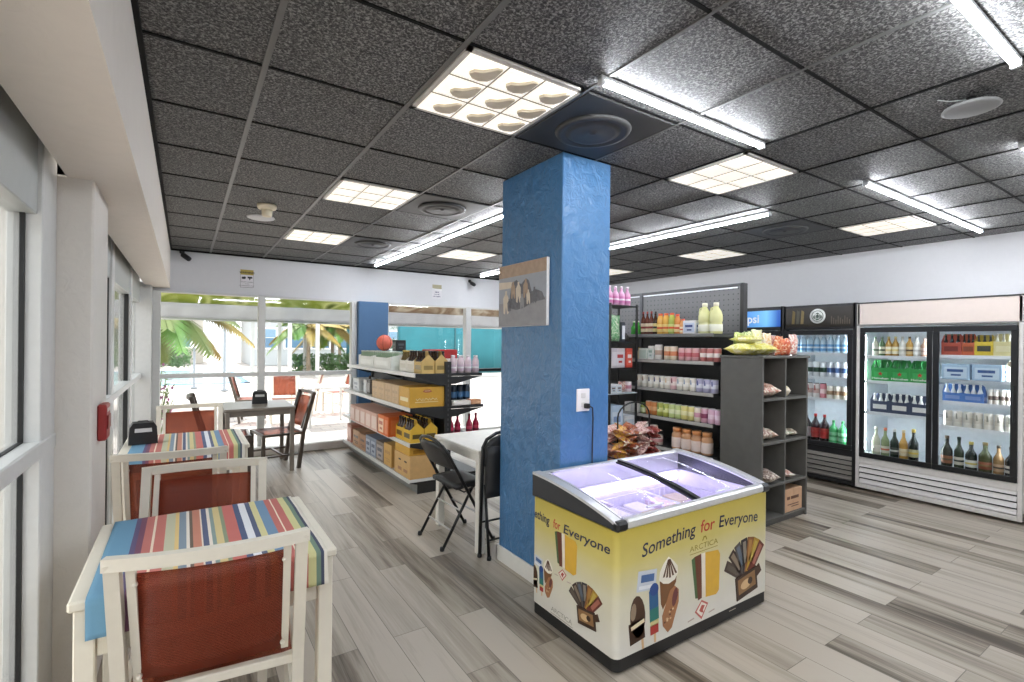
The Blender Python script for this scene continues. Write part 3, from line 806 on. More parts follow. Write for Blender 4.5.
# ---------------------------------------------------------------- shelf fittings
SHW = mat('#d9d9d7', .35, .1); SHG = mat('#8c8c8a', .4, .3); SHB = mat('#222324', .45)
BACKP = mat('#6a6b6c', .5, .1)
def pegboard(m, x, y0, y1, z0, z1, mt, face):
    m.box(x - .008, y0, z0, x + .008, y1, z1, mt)
    hole = mat('#34363a', .7)
    n = int((y1 - y0) / .0508); q = int((z1 - z0) / .0508)
    for i in range(n):
        for j in range(q):
            y, z = y0 + (i + .5) * .0508, z0 + (j + .5) * .0508
            m.box(x + face * .008, y - .005, z - .005, x + face * .0095, y + .005, z + .005, hole)

# mid-room gondola: X 1.855..2.67, Y 4.63..7.07
r = thing('gondola_shelf', 'double-sided black and white shelf unit full of beer and boxes', 'shelf unit', (2.265, 5.85, 0))
y0, y1 = -1.22, 1.22
m = MB()
for y in (y0 + .02, 0, y1 - .02): m.box(-.035, y - .02, 0, .035, y + .02, 1.31, SHB, .003)
for z in [.2 + .05 * k for k in range(22)]: m.box(-.006, y0 - .002, z, .006, y0 + .001, z + .025, mat('#4a4b4d', .4))
m.build('upright', r)
m = MB(); m.box(-.01, y0 + .03, .12, .01, y1 - .03, 1.22, SHB); m.build('back_panel', r)
m = MB(); m.box(-.325, y0, 0, .36, y1, .10, SHG, .004); m.box(-.33, y0 - .004, 0, .36, y0, .11, SHB); m.build('base', r)
for z, d, nm in ((.145, .41, 'base_shelf'), (.50, .41, 'shelf'), (.85, .41, 'shelf'), (1.187, .36, 'shelf')):
    for ya, yb in ((y0, -.002), (.002, y1)):
        m = MB(); m.box(-d, ya, z - .028, -.03, yb, z, SHW, .002); m.box(-d - .008, ya, z - .034, -d, yb, z + .006, SHW, .002)
        for ye in (ya, yb - .003): m.prism([(-d, z - .03), (-.03, z - .03), (-.03, z - .12), (-.08, z - .12)], 'y', ye, ye + .003, SHB)
        if z > .2 and ya == y0: m.box(-d, ya - .003, z - .03, -.03, ya, z + .004, SHB)
        m.build(nm, r)
for z, d in ((.145, .38), (.50, .40), (.85, .42), (1.187, .40)):
    for ya, yb in ((y0, -.002), (.002, y1)):
        m = MB(); m.box(.03, ya, z - .028, d, yb, z, SHB, .002); m.prism([(d, z - .03), (.03, z - .03), (.03, z - .11), (.08, z - .11)], 'y', ya, ya + .003, SHB); m.build('shelf', r)

# tall wall-side unit: X 3.98..4.42, right end Y 2.75
r = thing('tall_shelf_unit', 'tall grey pegboard shelf unit stocked with cans and bottles', 'shelf unit', (4.42, 4.0, 0))
DGR = mat('#3d3e3f', .5)
for k, (ya, yb) in enumerate(((-1.25, 0), (0, 1.25))):
    m = MB(); pegboard(m, .01, ya + .02, yb - .02, 1.62, 2.08, BACKP, -1); m.box(.002, ya + .02, .1, .018, yb - .02, 1.62, DGR); m.build('back_panel', r)
for y in (-1.25, 0, 1.25):
    m = MB(); m.box(-.015, y - .018, 0, .055, y + .018, 2.10, SHB if y else mat('#55565a', .4, .3), .003); m.build('upright', r)
m = MB(); m.box(-.012, -1.25, 2.075, .05, 1.25, 2.10, mat('#4d4e50', .4, .2), .003); m.build('top_rail', r)
m = MB(); m.box(-.006, -1.2, 2.055, -.002, -.03, 2.068, mat('#dfe3e8', .3, .2)); m.box(-.006, .03, 2.055, -.002, 1.2, 2.068, mat('#dfe3e8', .3, .2)); m.build('price_rail', r)
for z in (.15, .485, .785, 1.065, 1.352, 1.61):
    for ya, yb in ((-1.248, -.002), (.002, 1.248)):
        m = MB(); c = SHG if z < 1.5 else mat('#6e6e6c', .4, .2)
        m.box(-.43, ya, z - .03, -.005, yb, z, DGR, .002); m.box(-.445, ya, z - .028, -.43, yb, z + .004, mat('#a9a7a2', .4, .1) if z < 1.5 else c, .002)
        m.build('shelf' if z > .2 else 'base_shelf', r)

# ---------------------------------------------------------------- products
ORD = ['first', 'second', 'third', 'fourth', 'fifth', 'sixth', 'seventh', 'eighth', 'ninth', 'tenth', 'eleventh', 'twelfth', 'thirteenth', 'fourteenth', 'fifteenth', 'sixteenth', 'seventeenth', 'eighteenth']
_P = {}
def P(kind, **k):
    key = (kind, str(sorted(k.items())))
    if key not in _P: _P[key] = globals()['mk_' + kind](**k)
    return _P[key]
def put(parts, loc, rz, label, cat, group=None):
    root = bpy.data.objects.new(parts[0][0], parts[0][1]); C.objects.link(root)
    root.location = loc; root.rotation_euler = (0, 0, rz); tag(root, label, cat, group)
    for nm, me in parts[1:]:
        o = bpy.data.objects.new(nm, me); C.objects.link(o); o.parent = root
    return root
PL = lambda c, **k: mat(c, k.get('rough', .35), 0, .04)
def mk_bottle(h=.25, r=.035, col='#4a2a18', cap='#c8a040', label=None, sh=.60, nr=.36, lz=(.12, .48), clear=False, name='bottle'):
    m = MB(); b = PL(col, rough=.15)
    m.lathe([(r * .9, 0), (r, h * .02), (r, h * sh), (r * .93, h * (sh + .05)), (r * (nr + .15), h * (sh + .17)), (r * nr, h * (sh + .24)), (r * nr, h * .93)], b, 14)
    out = [(name, m.mesh(name))]
    m = MB(); m.lathe([(r * nr * 1.12, h * .90), (r * nr * 1.15, h * .995), (r * nr * .8, h)], PL(cap), 10); out.append(('cap', m.mesh('cap')))
    if label:
        m = MB(); m.lathe([(r * 1.015, h * lz[0]), (r * 1.02, h * lz[0] + .001), (r * 1.02, h * lz[1]), (r * 1.015, h * lz[1] + .001)], PL(label), 14)
        if label != '#ffffff': m.lathe([(r * 1.026, h * (lz[0] * .6 + lz[1] * .4)), (r * 1.03, h * (lz[0] * .55 + lz[1] * .45)), (r * 1.03, h * (lz[0] * .4 + lz[1] * .6)), (r * 1.026, h * (lz[0] * .35 + lz[1] * .65))], PL(cap), 14)
        out.append(('label', m.mesh('label')))
    return out
def mk_can(h=.12, r=.036, col='#e8e6e0', band=None, lid='#c9c9c9', spot=None, name='can'):
    m = MB(); m.lathe([(r * .88, 0), (r, h * .04), (r, h * .93), (r * .9, h * .975)], PL(col), 16)
    if band: m.lathe([(r * 1.01, h * .32), (r * 1.015, h * .33), (r * 1.015, h * .62), (r * 1.01, h * .63)], PL(band), 16)
    if spot:
        m.prism([(-r * .22, h * .52), (r * .22, h * .5), (r * .2, h * .86), (-r * .05, h * .88)], 'x', -r * 1.03, -r * .9, PL(spot))
    out = [(name, m.mesh(name))]
    m = MB(); m.lathe([(r * .9, h * .965), (r * .93, h * 1.0), (r * .84, h * 1.0), (r * .8, h * .985)], PL(lid, rough=.25), 16); out.append(('lid', m.mesh('lid')))
    return out
def mk_jar(h=.2, r=.05, col='#d9a066', label='#e6d6cf', lid='#c8652e'):
    m = MB(); m.lathe([(r * .85, 0), (r, h * .05), (r, h * .62), (r * .96, h * .70), (r * .74, h * .80), (r * .72, h * .84)], PL(col, rough=.2), 16)
    out = [('jar', m.mesh('jar'))]
    m = MB(); m.lathe([(r * .80, h * .82), (r * .82, h * .985), (r * .76, h)], PL(lid), 16); out.append(('lid', m.mesh('lid')))
    m = MB(); m.lathe([(r * 1.015, h * .1), (r * 1.02, h * .11), (r * 1.02, h * .55), (r * 1.015, h * .56)], PL(label), 16); out.append(('label', m.mesh('label')))
    return out
def mk_jug(h=.29, col='#d9d9a0', label='#e9ead8', cap='#e3e0c8'):
    m = MB(); b = PL(col, rough=.15); r = .058
    m.lathe([(r * .9, 0), (r, h * .02), (r, h * .30), (r * .9, h * .36), (r, h * .42), (r, h * .58), (r * .8, h * .72), (r * .4, h * .84), (r * .36, h * .9)], b, 16)
    m.tube([(0, r * .35, h * .86), (0, r * .9, h * .82), (0, r * 1.0, h * .68), (0, r * .85, h * .6)], .008, b, 6)
    out = [('jug', m.mesh('jug'))]
    m = MB(); m.lathe([(r * .42, h * .88), (r * .42, h * .99), (r * .35, h)], PL(cap), 12); out.append(('cap', m.mesh('cap')))
    m = MB(); m.lathe([(r * 1.01, h * .08), (r * 1.02, h * .09), (r * 1.02, h * .29), (r * 1.01, h * .30)], PL(label), 16); out.append(('label', m.mesh('label')))
    return out
def mk_box(w=.2, d=.3, h=.2, col='#c8a070', panel=None, tape=None, name='box', marks=None, flap=True):
    # front faces -x ; w along y, d along x
    m = MB(); m.box(-d / 2, -w / 2, 0, d / 2, w / 2, h, PL(col, rough=.65), .004)
    if flap: m.box(-d / 2 - .0015, -.0012, h * .02, d / 2, .0012, h + .0015, PL(tape or col, rough=.5)) if tape else None
    out = [(name, m.mesh(name))]
    if panel:
        m = MB(); p = PL(panel, rough=.4)
        m.box(-d / 2 - .0015, -w * .40, h * .12, -d / 2, w * .40, h * .82, p)
        m.box(-d * .40, -w / 2 - .0015, h * .12, d * .40, -w / 2, h * .82, p)
        if marks:
            q = PL(marks)
            m.box(-d / 2 - .0025, -w * .28, h * .5, -d / 2, w * .30, h * .68, q); m.box(-d / 2 - .0025, -w * .2, h * .25, -d / 2, w * .16, h * .36, q)
            m.box(-d * .3, -w / 2 - .0025, h * .5, d * .3, -w / 2, h * .68, q); m.box(-d * .2, -w / 2 - .0025, h * .25, d * .16, -w / 2, h * .36, q)
        out.append(('printed_panel', m.mesh('printed_panel')))
    elif marks:
        m = MB(); q = PL(marks)
        for a, b, c, e in ((-.3, .12, .55, .68), (.18, .34, .55, .68), (-.3, .3, .3, .34), (-.3, .1, .2, .24)):
            m.box(-d / 2 - .0015, w * a, h * c, -d / 2, w * b, h * e, q); m.box(d * a, -w / 2 - .0015, h * c, d * b, -w / 2, h * e, q)
        out.append(('printing', m.mesh('printing')))
    return out
def mk_carrier(n=3, col='#d8c070', glass='#2a1a10', cap='#1a1a1a', panel=None, h=.13, rows=2, pw=.066, hh=.23):
    # card carrier with bottle tops showing; n along y, rows along x
    w, d = n * pw + .006, rows * pw + .006; c = PL(col, rough=.6)
    m = MB()
    m.prism([(-w / 2, 0), (w / 2, 0), (w / 2, h), (w * .3, h * .92), (-w * .3, h * .92), (-w / 2, h)], 'x', -d / 2, -d / 2 + .002, c)
    m.prism([(-w / 2, 0), (w / 2, 0), (w / 2, h), (w * .3, h * .92), (-w * .3, h * .92), (-w / 2, h)], 'x', d / 2 - .002, d / 2, c)
    for s in (-1, 1): m.prism([(-d / 2, 0), (d / 2, 0), (d / 2, h), (0, hh * .86), (-d / 2, h)], 'y', s * w / 2 - .001, s * w / 2 + .001, c)
    m.box(-d / 2, -w / 2, 0, d / 2, w / 2, .003, c)
    m.prism([(-w / 2, h * .4), (w / 2, h * .4), (w / 2, hh * .9), (w * .4, hh), (-w * .4, hh), (-w / 2, hh * .9)], 'x', -.001, .001, c)
    out = [('beer_carrier', m.mesh('beer_carrier'))]
    if panel:
        m = MB(); p = PL(panel); m.box(-d / 2 - .0015, -w * .36, h * .3, -d / 2, w * .36, h * .66, p); m.box(-d * .36, -w / 2 - .0025, h * .3, d * .36, -w / 2 - .001, h * .62, p); out.append(('printed_panel', m.mesh('printed_panel')))
    for i in range(rows):
        for j in range(n):
            m = MB(); x, y = (i - (rows - 1) / 2) * pw, (j - (n - 1) / 2) * pw; r = pw * .46
            m.lathe([(r * .95, .004), (r, .01), (r, hh * .55), (r * .5, hh * .75), (r * .42, hh * .78), (r * .42, hh * .95)], PL(glass, rough=.15), 10, (x, y, 0))
            m.lathe([(r * .48, hh * .93), (r * .5, hh * .98), (r * .3, hh)], PL(cap), 8, (x, y, 0)); out.append(('bottle', m.mesh('bottle')))
    return out
def mk_canpack(n=4, rows=2, col='#e9e7e2', band='#aab4c8', lid='#c8c8c8', h=.13, pw=.064):
    m = MB(); w, d = n * pw, rows * pw
    for i in range(rows):
        for j in range(n):
            x, y = (i - (rows - 1) / 2) * pw, (j - (n - 1) / 2) * pw; r = pw * .48
            m.lathe([(r * .85, 0), (r, h * .05), (r, h * .9), (r * .85, h * .97)], PL(col), 12, (x, y, 0))
            m.lathe([(r * 1.01, h * .3), (r * 1.02, h * .31), (r * 1.02, h * .55), (r * 1.01, h * .56)], PL(band), 12, (x, y, 0))
            m.lathe([(r * .86, h * .965), (r * .86, h), (r * .7, h)], PL(lid), 12, (x, y, 0))
    out = [('can_pack', m.mesh('can_pack'))]
    m = MB(); m.box(-d / 2, -w / 2, h * .86, d / 2, w / 2, h * .90, PL('#e4e4e4', rough=.2)); out.append(('ring_carrier', m.mesh('ring_carrier')))
    return out
def mk_bag(w=.16, h=.2, t=.06, col='#d8d060', mark='#c84a30', lie=False, seed=1):
    o = random.Random(seed); ph = [o.random() * 6 for _ in range(4)]
    m = MB(); N = 14
    mt = pattern_mat('bag_%s_%d' % (col.strip('#'), seed), [col, mark, col, '#ece7d6'], 22, .3)
    def fn(sg):
        def g(u, v):
            e = max(0, math.sin(PI * min(1, max(0, u)))) ** .6 * max(0, math.sin(PI * min(1, max(0, v)))) ** .55
            cr = .006 * math.sin(14 * u + ph[0]) * math.sin(11 * v + ph[1]) * e
            return (sg * (t / 2 * e + cr), (u - .5) * w * (1 + .05 * math.sin(9 * v + ph[2])), v * h + .004 * math.sin(8 * u + ph[3]) * v)
        return g
    m.sheet(fn(-1), N, N, mt, .001, (-1, 0, 0)); m.sheet(fn(1), N, N, mt, .001, (1, 0, 0))
    if lie: m.xf(Matrix.Translation((0, 0, t / 2)) @ Matrix.Rotation(PI / 2, 4, 'Y') @ Matrix.Translation((0, 0, -h / 2)))
    out = [('snack_bag', m.mesh('snack_bag'))]
    m = MB(); c = PL(mark)
    for z in (.004, h - .012):
        m.box(-.0016, -w * .47, z, .0016, w * .47, z + .01, c)
    if lie: m.xf(Matrix.Translation((0, 0, t / 2)) @ Matrix.Rotation(PI / 2, 4, 'Y') @ Matrix.Translation((0, 0, -h / 2)))
    out.append(('crimped_seal', m.mesh('crimped_seal')))
    return out

CNT = {}
def row(items, start, d, place, group, rz=0., z=None):
    """items, left to right as one faces the row: (description, category, parts, width[, dx, dz, drz]); every n-th gets its own ordinal"""
    p = Vector(start); d = Vector(d).normalized(); nrm = Vector((-d.y, d.x, 0)); n = {}
    for it in items:
        desc, cat, parts, w = it[:4]
        dx = it[4] if len(it) > 4 else 0; dz = it[5] if len(it) > 5 else 0; dr = it[6] if len(it) > 6 else 0
        if parts is None: p += d * w; continue
        c = p + d * (w / 2) + nrm * dx
        k = (place, desc); CNT[k] = CNT.get(k, 0) + 1
        tot = sum(1 for q in items if q[0] == desc)
        lab = '%s, %s from left, %s' % (desc, ORD[CNT[k] - 1], place) if tot > 1 else '%s on %s' % (desc, place) if not place.startswith('on ') else '%s %s' % (desc, place)
        put(parts, (c.x, c.y, c.z + dz), rz + dr, lab, cat, group)
        if dz == 0: p += d * w

DN = (0, -1, 0)       # left to right when facing +x
# --- tall unit
g = 'groceries on the tall grey shelf unit'
B = P
row([('small green bottle', 'bottle', B('bottle', h=.15, r=.03, col='#3f9a3a', cap='#d9dcc8', sh=.5), .064)] * 2 + [('', '', None, .01)] +
    [('dark sauce bottle with red cap', 'bottle', B('bottle', h=.245, r=.026, col='#5a2a1c', cap='#8e2a24', label='#d9c9a8'), .055)] * 3 + [('dark sauce bottle with black cap', 'bottle', B('bottle', h=.24, r=.026, col='#3a2618', cap='#201c1a', label='#cdbb7a'), .056)] +
    [('orange-capped yellow juice bottle', 'bottle', B('bottle', h=.215, r=.034, col='#dba850', cap='#d2542c', label='#e3c97a', sh=.68, nr=.6), .072)] * 2 + [('orange-capped green juice bottle', 'bottle', B('bottle', h=.215, r=.034, col='#a9b455', cap='#d2542c', label='#c9cf7c', sh=.68, nr=.6), .072)] +
    [('orange sauce bottle', 'bottle', B('bottle', h=.20, r=.031, col='#d48a48', cap='#cf4a2a', label='#e8cf9a', sh=.66, nr=.55), .065)] + [('short orange sauce bottle', 'bottle', B('bottle', h=.15, r=.03, col='#dca068', cap='#c9503a', label='#efdcb8', sh=.66, nr=.55), .062)] +
    [('white carton with blue figures', 'carton', B('box', w=.145, d=.1, h=.13, col='#e6e6e8', panel='#c9d3e6', marks='#33457c'), .155)] +
    [('big pale yellow oil jug', 'jug', B('jug'), .120)] * 2,
    (4.09, 3.84, 1.61), DN, 'top shelf of tall grey unit', g)
row([('small yellow-capped bottle', 'bottle', B('bottle', h=.12, r=.028, col='#e0d6b0', cap='#c8a83c', sh=.55), .06)] + [('wide pale green carton', 'carton', B('box', w=.11, d=.09, h=.115, col='#dfe6dc', panel='#c9d8cc'), .118)] +
    [('tall white carton', 'carton', B('box', w=.07, d=.07, h=.14, col='#e8e8e4', panel='#d6ded8', marks='#9ab0a4'), .075)] + [('taller white tin with brown spots', 'tin', B('can', h=.155, r=.04, col='#e9e5dd', band='#c8aa98'), .086)] * 1 + [('', '', None, .03)] +
    [('cream and orange tin', 'tin', B('can', h=.14, r=.037, col='#e6d6bc', band='#d9885c'), .078)] * 2 + [('', '', None, .02)] + [('red and pink tin', 'tin', B('can', h=.125, r=.037, col='#e3b0b0', band='#c96a70'), .078)] * 3 +
    [('', '', None, .01)] + [('dark red tin with white label', 'tin', B('can', h=.125, r=.034, col='#b8706c', band='#ece4de'), .072)] * 3,
    (4.07, 3.74, 1.352), DN, 'second shelf down of tall grey unit', g)
wb = lambda s: B('can', h=.125, r=.0345, col='#e4dfd2', band='#f0ede6', lid='#d8d8d6', spot=s)
row([('white tin with brown mark', 'tin', wb('#8c5a4a'), .075)] * 2 + [('', '', None, .01)] + [('white tin with navy mark', 'tin', wb('#2c3c66'), .072)] * 3 + [('cream tin', 'tin', wb('#d9b890'), .072)] + [('pink tin with maroon mark', 'tin', B('can', h=.125, r=.0345, col='#e3b9bc', band='#efdcd8', spot='#7a2a3c'), .073)] +
    [('pale tin with grey-blue mark', 'tin', wb('#8fa0b4'), .074)] * 3 + [('lavender tin', 'tin', B('can', h=.125, r=.036, col='#b9b6d0', band='#e3e3ee', spot='#585e94'), .077)] * 3,
    (4.05, 3.72, 1.065), DN, 'third shelf down of tall grey unit', g)
yt = lambda c, b, s=None: B('can', h=.135, r=.0355, col=c, band=b, lid='#cfd0c8', spot=s)
row([('plain white carton', 'carton', B('box', w=.09, d=.09, h=.10, col='#e9e8e4', panel='#dfe0de'), .10)] * 2 + [('green jar', 'jar', B('jar', h=.11, r=.034, col='#9aa85a', label='#d8dcae', lid='#5f7a3a'), .075)] +
    [('orange tin', 'tin', yt('#d98c50', '#e8b07c'), .074)] * 2 + [('yellow-green tin', 'tin', yt('#b9c060', '#dfe0a0', '#6e8a3c'), .074)] * 2 + [('pale green tin', 'tin', yt('#c9d690', '#e6eac4'), .074)] * 2 + [('pale yellow tin', 'tin', yt('#e3d88a', '#efe9bc'), .074)] * 2 +
    [('cream tin with pink band', 'tin', yt('#e8dcc8', '#d99cac'), .074)] + [('pink and maroon tin', 'tin', yt('#d9a9b8', '#8e3f5c'), .074)] + [('light pink tin', 'tin', yt('#dfb8cc', '#e9d0dc'), .074)] * 2,
    (4.05, 3.86, .785), DN, 'fourth shelf down of tall grey unit', g)
row([('pink-labelled white tub', 'tub', B('can', h=.10, r=.05, col='#e2cfc8', band='#d39a98', lid='#ece6e0', name='tub'), .104)] * 4 + [('', '', None, .13)] +
    [('orange-lidded sauce jar', 'jar', B('jar', h=.21, r=.053, col='#cf9c74', label='#e6d3ca', lid='#d9945c'), .112)] * 4,
    (4.06, 3.80, .485), DN, 'fifth shelf down of tall grey unit', g)
CN = 'upper layer, fifth shelf of grey unit'
row([('small pink-labelled tub', 'tub', B('can', h=.09, r=.048, col='#e6d6cf', band='#c98a8c', lid='#ece6e0', name='tub'), .104)] * 3, (4.06, 3.76, .586), DN, CN, g)

# --- side rack at the left end of the tall unit
r = thing('display_rack', 'narrow dark metal rack beside the column with pink bottles on top', 'rack', (3.75, 3.76, 0))
m = MB()
for x in (-.19, .19):
    for y in (-.13, .13): m.box(x - .009, y - .009, 0, x + .009, y + .009, 1.92, SHB)
m.build('frame', r)
for z in (.20, .55, 1.01, 1.265, 1.535, 1.905):
    m = MB(); m.box(-.20, -.14, z - .014, .20, .14, z, SHB if z != 1.01 else mat('#b9c4cc', .4, .2), .003); m.build('shelf', r)
g2 = 'goods on the narrow rack beside the column'
RD = (1, 0, 0); rzf = PI / 2     # faces -y
row([('pink lotion bottle', 'bottle', B('bottle', h=.20, r=.036, col='#dba6c6', cap='#f0e4ec', label='#c878a8', sh=.55), .085)] * 4, (3.57, 3.70, 1.905), RD, 'top of the narrow rack', g2, rzf)
row([('pale green printed sack', 'bag', B('bag', w=.19, h=.27, t=.08, col='#b9d3b4', mark='#4c9a5c', seed=11), .20), ('dark and white packet', 'packet', B('box', w=.05, d=.05, h=.20, col='#3c4048', panel='#dfe2e6'), .06), ('small dark bottle', 'bottle', B('bottle', h=.10, r=.025, col='#3a3430', cap='#6a6a6a'), .06)], (3.575, 3.71, 1.535), RD, 'upper shelf of the narrow rack', g2, rzf)
row([('grey-white cereal carton', 'carton', B('box', w=.075, d=.15, h=.20, col='#c3bfc4', panel='#d6d2d6'), .085), ('white carton with red foot', 'carton', B('box', w=.14, d=.08, h=.20, col='#cfc8cc', panel='#d9d4d8', marks='#b03a3c'), .15), ('red carton with white band', 'carton', B('box', w=.09, d=.1, h=.20, col='#cf4f40', panel='#d9604c', marks='#f0e6e0'), .10)], (3.575, 3.70, 1.265), RD, 'third shelf of the narrow rack', g2, rzf)
row([('small white printed box', 'box', B('box', w=.075, d=.12, h=.085, col='#dfe3e6', panel='#c4d2dc', marks='#7a6a68'), .082)] * 2 + [('small cream bag', 'bag', B('bag', w=.1, h=.11, t=.07, col='#e3d8c8', mark='#b86a6a', seed=12), .105), ('small pink and white tin', 'tin', B('can', h=.11, r=.036, col='#e3d3d6', band='#c88a98'), .08)], (3.575, 3.69, 1.01), RD, 'fourth shelf of the narrow rack', g2, rzf)
row([('tall pale blue pack', 'pack', B('box', w=.17, d=.2, h=.33, col='#b9cfe3', panel='#d3e0ec', marks='#8aa6cc'), .19), ('white tissue pack', 'pack', B('box', w=.15, d=.2, h=.22, col='#e3e6ea', panel='#cbd6e0'), .17)], (3.575, 3.73, .55), RD, 'low shelf of the narrow rack', g2, rzf)

# --- wire basket of red snacks
r = thing('wire_basket_stand', 'black wire basket stand with a hoop handle behind the freezer', 'rack', (3.22, 3.02, 0))
m = MB(); wz = .62
for z in (.47, .56): m.tube([(-.25, -.14, z), (.23, -.14, z), (.23, .14, z), (-.25, .14, z)], .005, BLACKM, 6, closed=True)
for k in range(9): x = -.25 + .06 * k; m.tube([(x, -.14, .56), (x, -.14, .40), (x, .14, .40), (x, .14, .56)], .003, BLACKM, 5)
for x in (-.25, .23):
    for y in (-.14, .14): m.tube([(x, y, 0), (x, y, .56)], .008, BLACKM, 6)
m.build('basket', r)
m = MB(); m.tube([(-.16, 0, .47), (-.16, 0, .88)] + [(.035 - .195 * math.cos(PI * k / 10), 0, .88 + .125 * math.sin(PI * k / 10)) for k in range(1, 10)] + [(.23, 0, .88), (.23, 0, .47)], .007, BLACKM, 8); m.build('hoop_handle', r)
rs = random.Random(5); cols = [('#9c2a24', '#d9b04a'), ('#84241f', '#e3c8c0'), ('#b84a3c', '#e6d0c4'), ('#6a1a22', '#b0683c'), ('#a83a34', '#4a1814')]
k = 0; posn = ['left', 'middle', 'right']
nm5 = ['red and gold', 'dark red and white', 'coral red', 'maroon and tan', 'red and brown']
for lay in range(7):
    for iy in range(2):
        for ix in range(4):
            c = cols[(k * 3 + lay) % 5]
            q = put(B('bag', w=.11, h=.15, t=.045, col=c[0], mark=c[1], lie=True, seed=20 + (k % 5)), (3.03 + .125 * ix + rs.uniform(-.01, .01), 2.955 + .13 * iy, .415 + .054 * lay + (.015 if iy else 0) + rs.uniform(-.015, .02)), rs.uniform(-.5, .5),
                '%s snack bag, %s from left, %s row, %s layer of wire basket' % (nm5[(k * 3 + lay) % 5], ORD[ix], ['front', 'back'][iy], ['bottom', 'second', 'third', 'fourth', 'fifth', 'sixth', 'top'][lay]), 'snack bag', 'red snack bags heaped in the wire basket')
            q.rotation_euler = (rs.uniform(-.5, .5), rs.uniform(-.55, .55), rs.uniform(-1.4, 1.4)); k += 1

# --- gondola, front side (faces -x)
g = 'drinks and boxes on the shelf unit by the far window'
wc = B('carrier', col='#e3e0d6', glass='#6a5a34', cap='#c9b060', panel='#cfcabb'); tc_ = B('carrier', col='#c9ab6a', glass='#2e1c12', cap='#17181a', panel='#8e7a48')
gt = 'top shelf of window shelf unit'
cg = B('carrier', n=9, rows=4, col='#e6e8e4', glass='#8ea48a', cap='#b9c2b4', panel='#eceeea', h=.15, hh=.205, pw=.066)
row([('white case of pale bottles', 'beer case', cg, .62)] * 2 + [('slim green bottle', 'bottle', B('bottle', h=.21, r=.035, col='#5a8a48', cap='#7aa860', label='#9aa08a'), .09)] + [('white beer carrier', 'beer carrier', wc, .21)] + [('white beer carrier with black caps', 'beer carrier', B('carrier', col='#e6e2d8', glass='#2e1c12', cap='#17181a', panel='#cfcabb'), .21)] + [('tan beer carrier with black caps', 'beer carrier', tc_, .21)],
    (2.06, 6.63, 1.187), DN, gt, g)
put(tc_, (2.20, 4.76, 1.187), 0, 'tan beer carrier with black caps, rear one at the top shelf end beside upright', 'beer carrier', g)
put(B('carrier', col='#d6cdb8', glass='#2a1a12', cap='#1a1414', panel='#8a6a50'), (2.20, 4.99, 1.187), 0, 'grey-tan beer carrier behind the tan ones at the top shelf end', 'beer carrier', g)
r = tag(None or bpy.data.objects.new('rubber_ball', None), 'orange red ball resting on the white bottle cases', 'ball'); C.objects.link(r); r.location = (2.10, 6.12, 1.395)
m = MB(); m.ball((0, 0, .10), .10, mat('#e0705c', .5, var=.1, scale=30), 20, 14); m.build('ball', r)
m = MB()
for a in range(3): m.tube([(.1005 * math.cos(t) * math.cos(a * PI / 3), .1005 * math.cos(t) * math.sin(a * PI / 3), .10 + .1005 * math.sin(t)) for t in [2 * PI * k / 24 for k in range(24)]], .0022, mat('#7a2a22', .6), 5, closed=True)
m.build('seam', r)
put(B('box', w=.13, d=.12, h=.13, col='#1c1d1f', panel='#26282b', marks='#4b5258', name='box'), (2.12, 5.66, 1.40), 0, 'small black box behind the orange ball on top shelf', 'box', None)
gs = 'shelf below top of window shelf unit'
row([('white beverage carton', 'carton', B('box', w=.26, d=.26, h=.17, col='#e0e3e6', panel='#cfd6dc', marks='#8a98a8'), .27), ('dark brown bottle', 'bottle', B('bottle', h=.21, r=.04, col='#4a3a30', cap='#2c2420', label='#b9a48a'), .09), ('slim white carton', 'carton', B('box', w=.12, d=.2, h=.17, col='#e6e6e6', panel='#dadfe3', name='carton'), .14), ('dark grey carton', 'carton', B('box', w=.13, d=.2, h=.17, col='#6a6664', panel='#8a8886', name='carton'), .15)] + [('tan carrier of small bottles', 'beer carrier', B('carrier', n=2, col='#d9c9ac', glass='#6a5238', cap='#b9a070', panel='#e9e4dc', h=.12, hh=.19), .145)] * 2 +
    [('plain beige carton', 'carton', B('box', w=.215, d=.34, h=.20, col='#d3b894', panel=None, tape='#c2a480', marks='#bfa27c', name='carton'), .222)] * 4, (2.04, 6.82, .85), DN, gs, g)
YB = mat('#d2a23c', .5); r = thing('yellow_carton', 'big mustard yellow carton at near end under the top shelf', 'carton', (2.045, 4.80, .85), group=None)
m = MB(); m.box(-.19, -.145, 0, .19, .145, .205, YB, .005); m.build('carton', r)
m = MB(); wt_ = PL('#efe0b0'); rd_ = PL('#a8443a')
m.prism([(-.05, .158), (-.03, .178), (.03, .178), (.05, .158), (.02, .150), (-.02, .150)], 'y', -.1475, -.1455, rd_); m.box(-.03, -.148, .163, .03, -.1475, .169, wt_)
pts = [(-.12 + .012 * k, .075 + (.016 if k % 3 == 0 else (-.004 if k % 2 else .008))) for k in range(20)]
m.tube([(x, -.1465, z) for x, z in pts], .004, wt_, 5); m.box(-.13, -.147, .052, .12, -.1455, .058, wt_)
m.box(-.192, -.11, .06, -.1895, .10, .10, wt_); m.build('printing', r)
gl = 'second lowest shelf of window shelf unit'
yc = B('carrier', col='#dcb23a', glass='#3a2414', cap='#1d1a18', panel='#5a4a20', h=.135)
row([('pale pink carton', 'carton', B('box', w=.205, d=.3, h=.20, col='#dcb4a4', panel='#e3c8bc', name='carton'), .215)] * 5 + [('', '', None, .03), ('peach carton with orange side', 'carton', B('box', w=.20, d=.3, h=.21, col='#d9743c', panel='#e6c2a0', marks='#b85a38', name='carton'), .21), ('slim orange carton', 'carton', B('box', w=.12, d=.3, h=.21, col='#d8682c', panel='#dc7a40', name='carton'), .13)] + [('yellow beer carrier with dark caps', 'beer carrier', yc, .212)] * 2,
    (1.945, 6.53, .50), DN, gl, g)
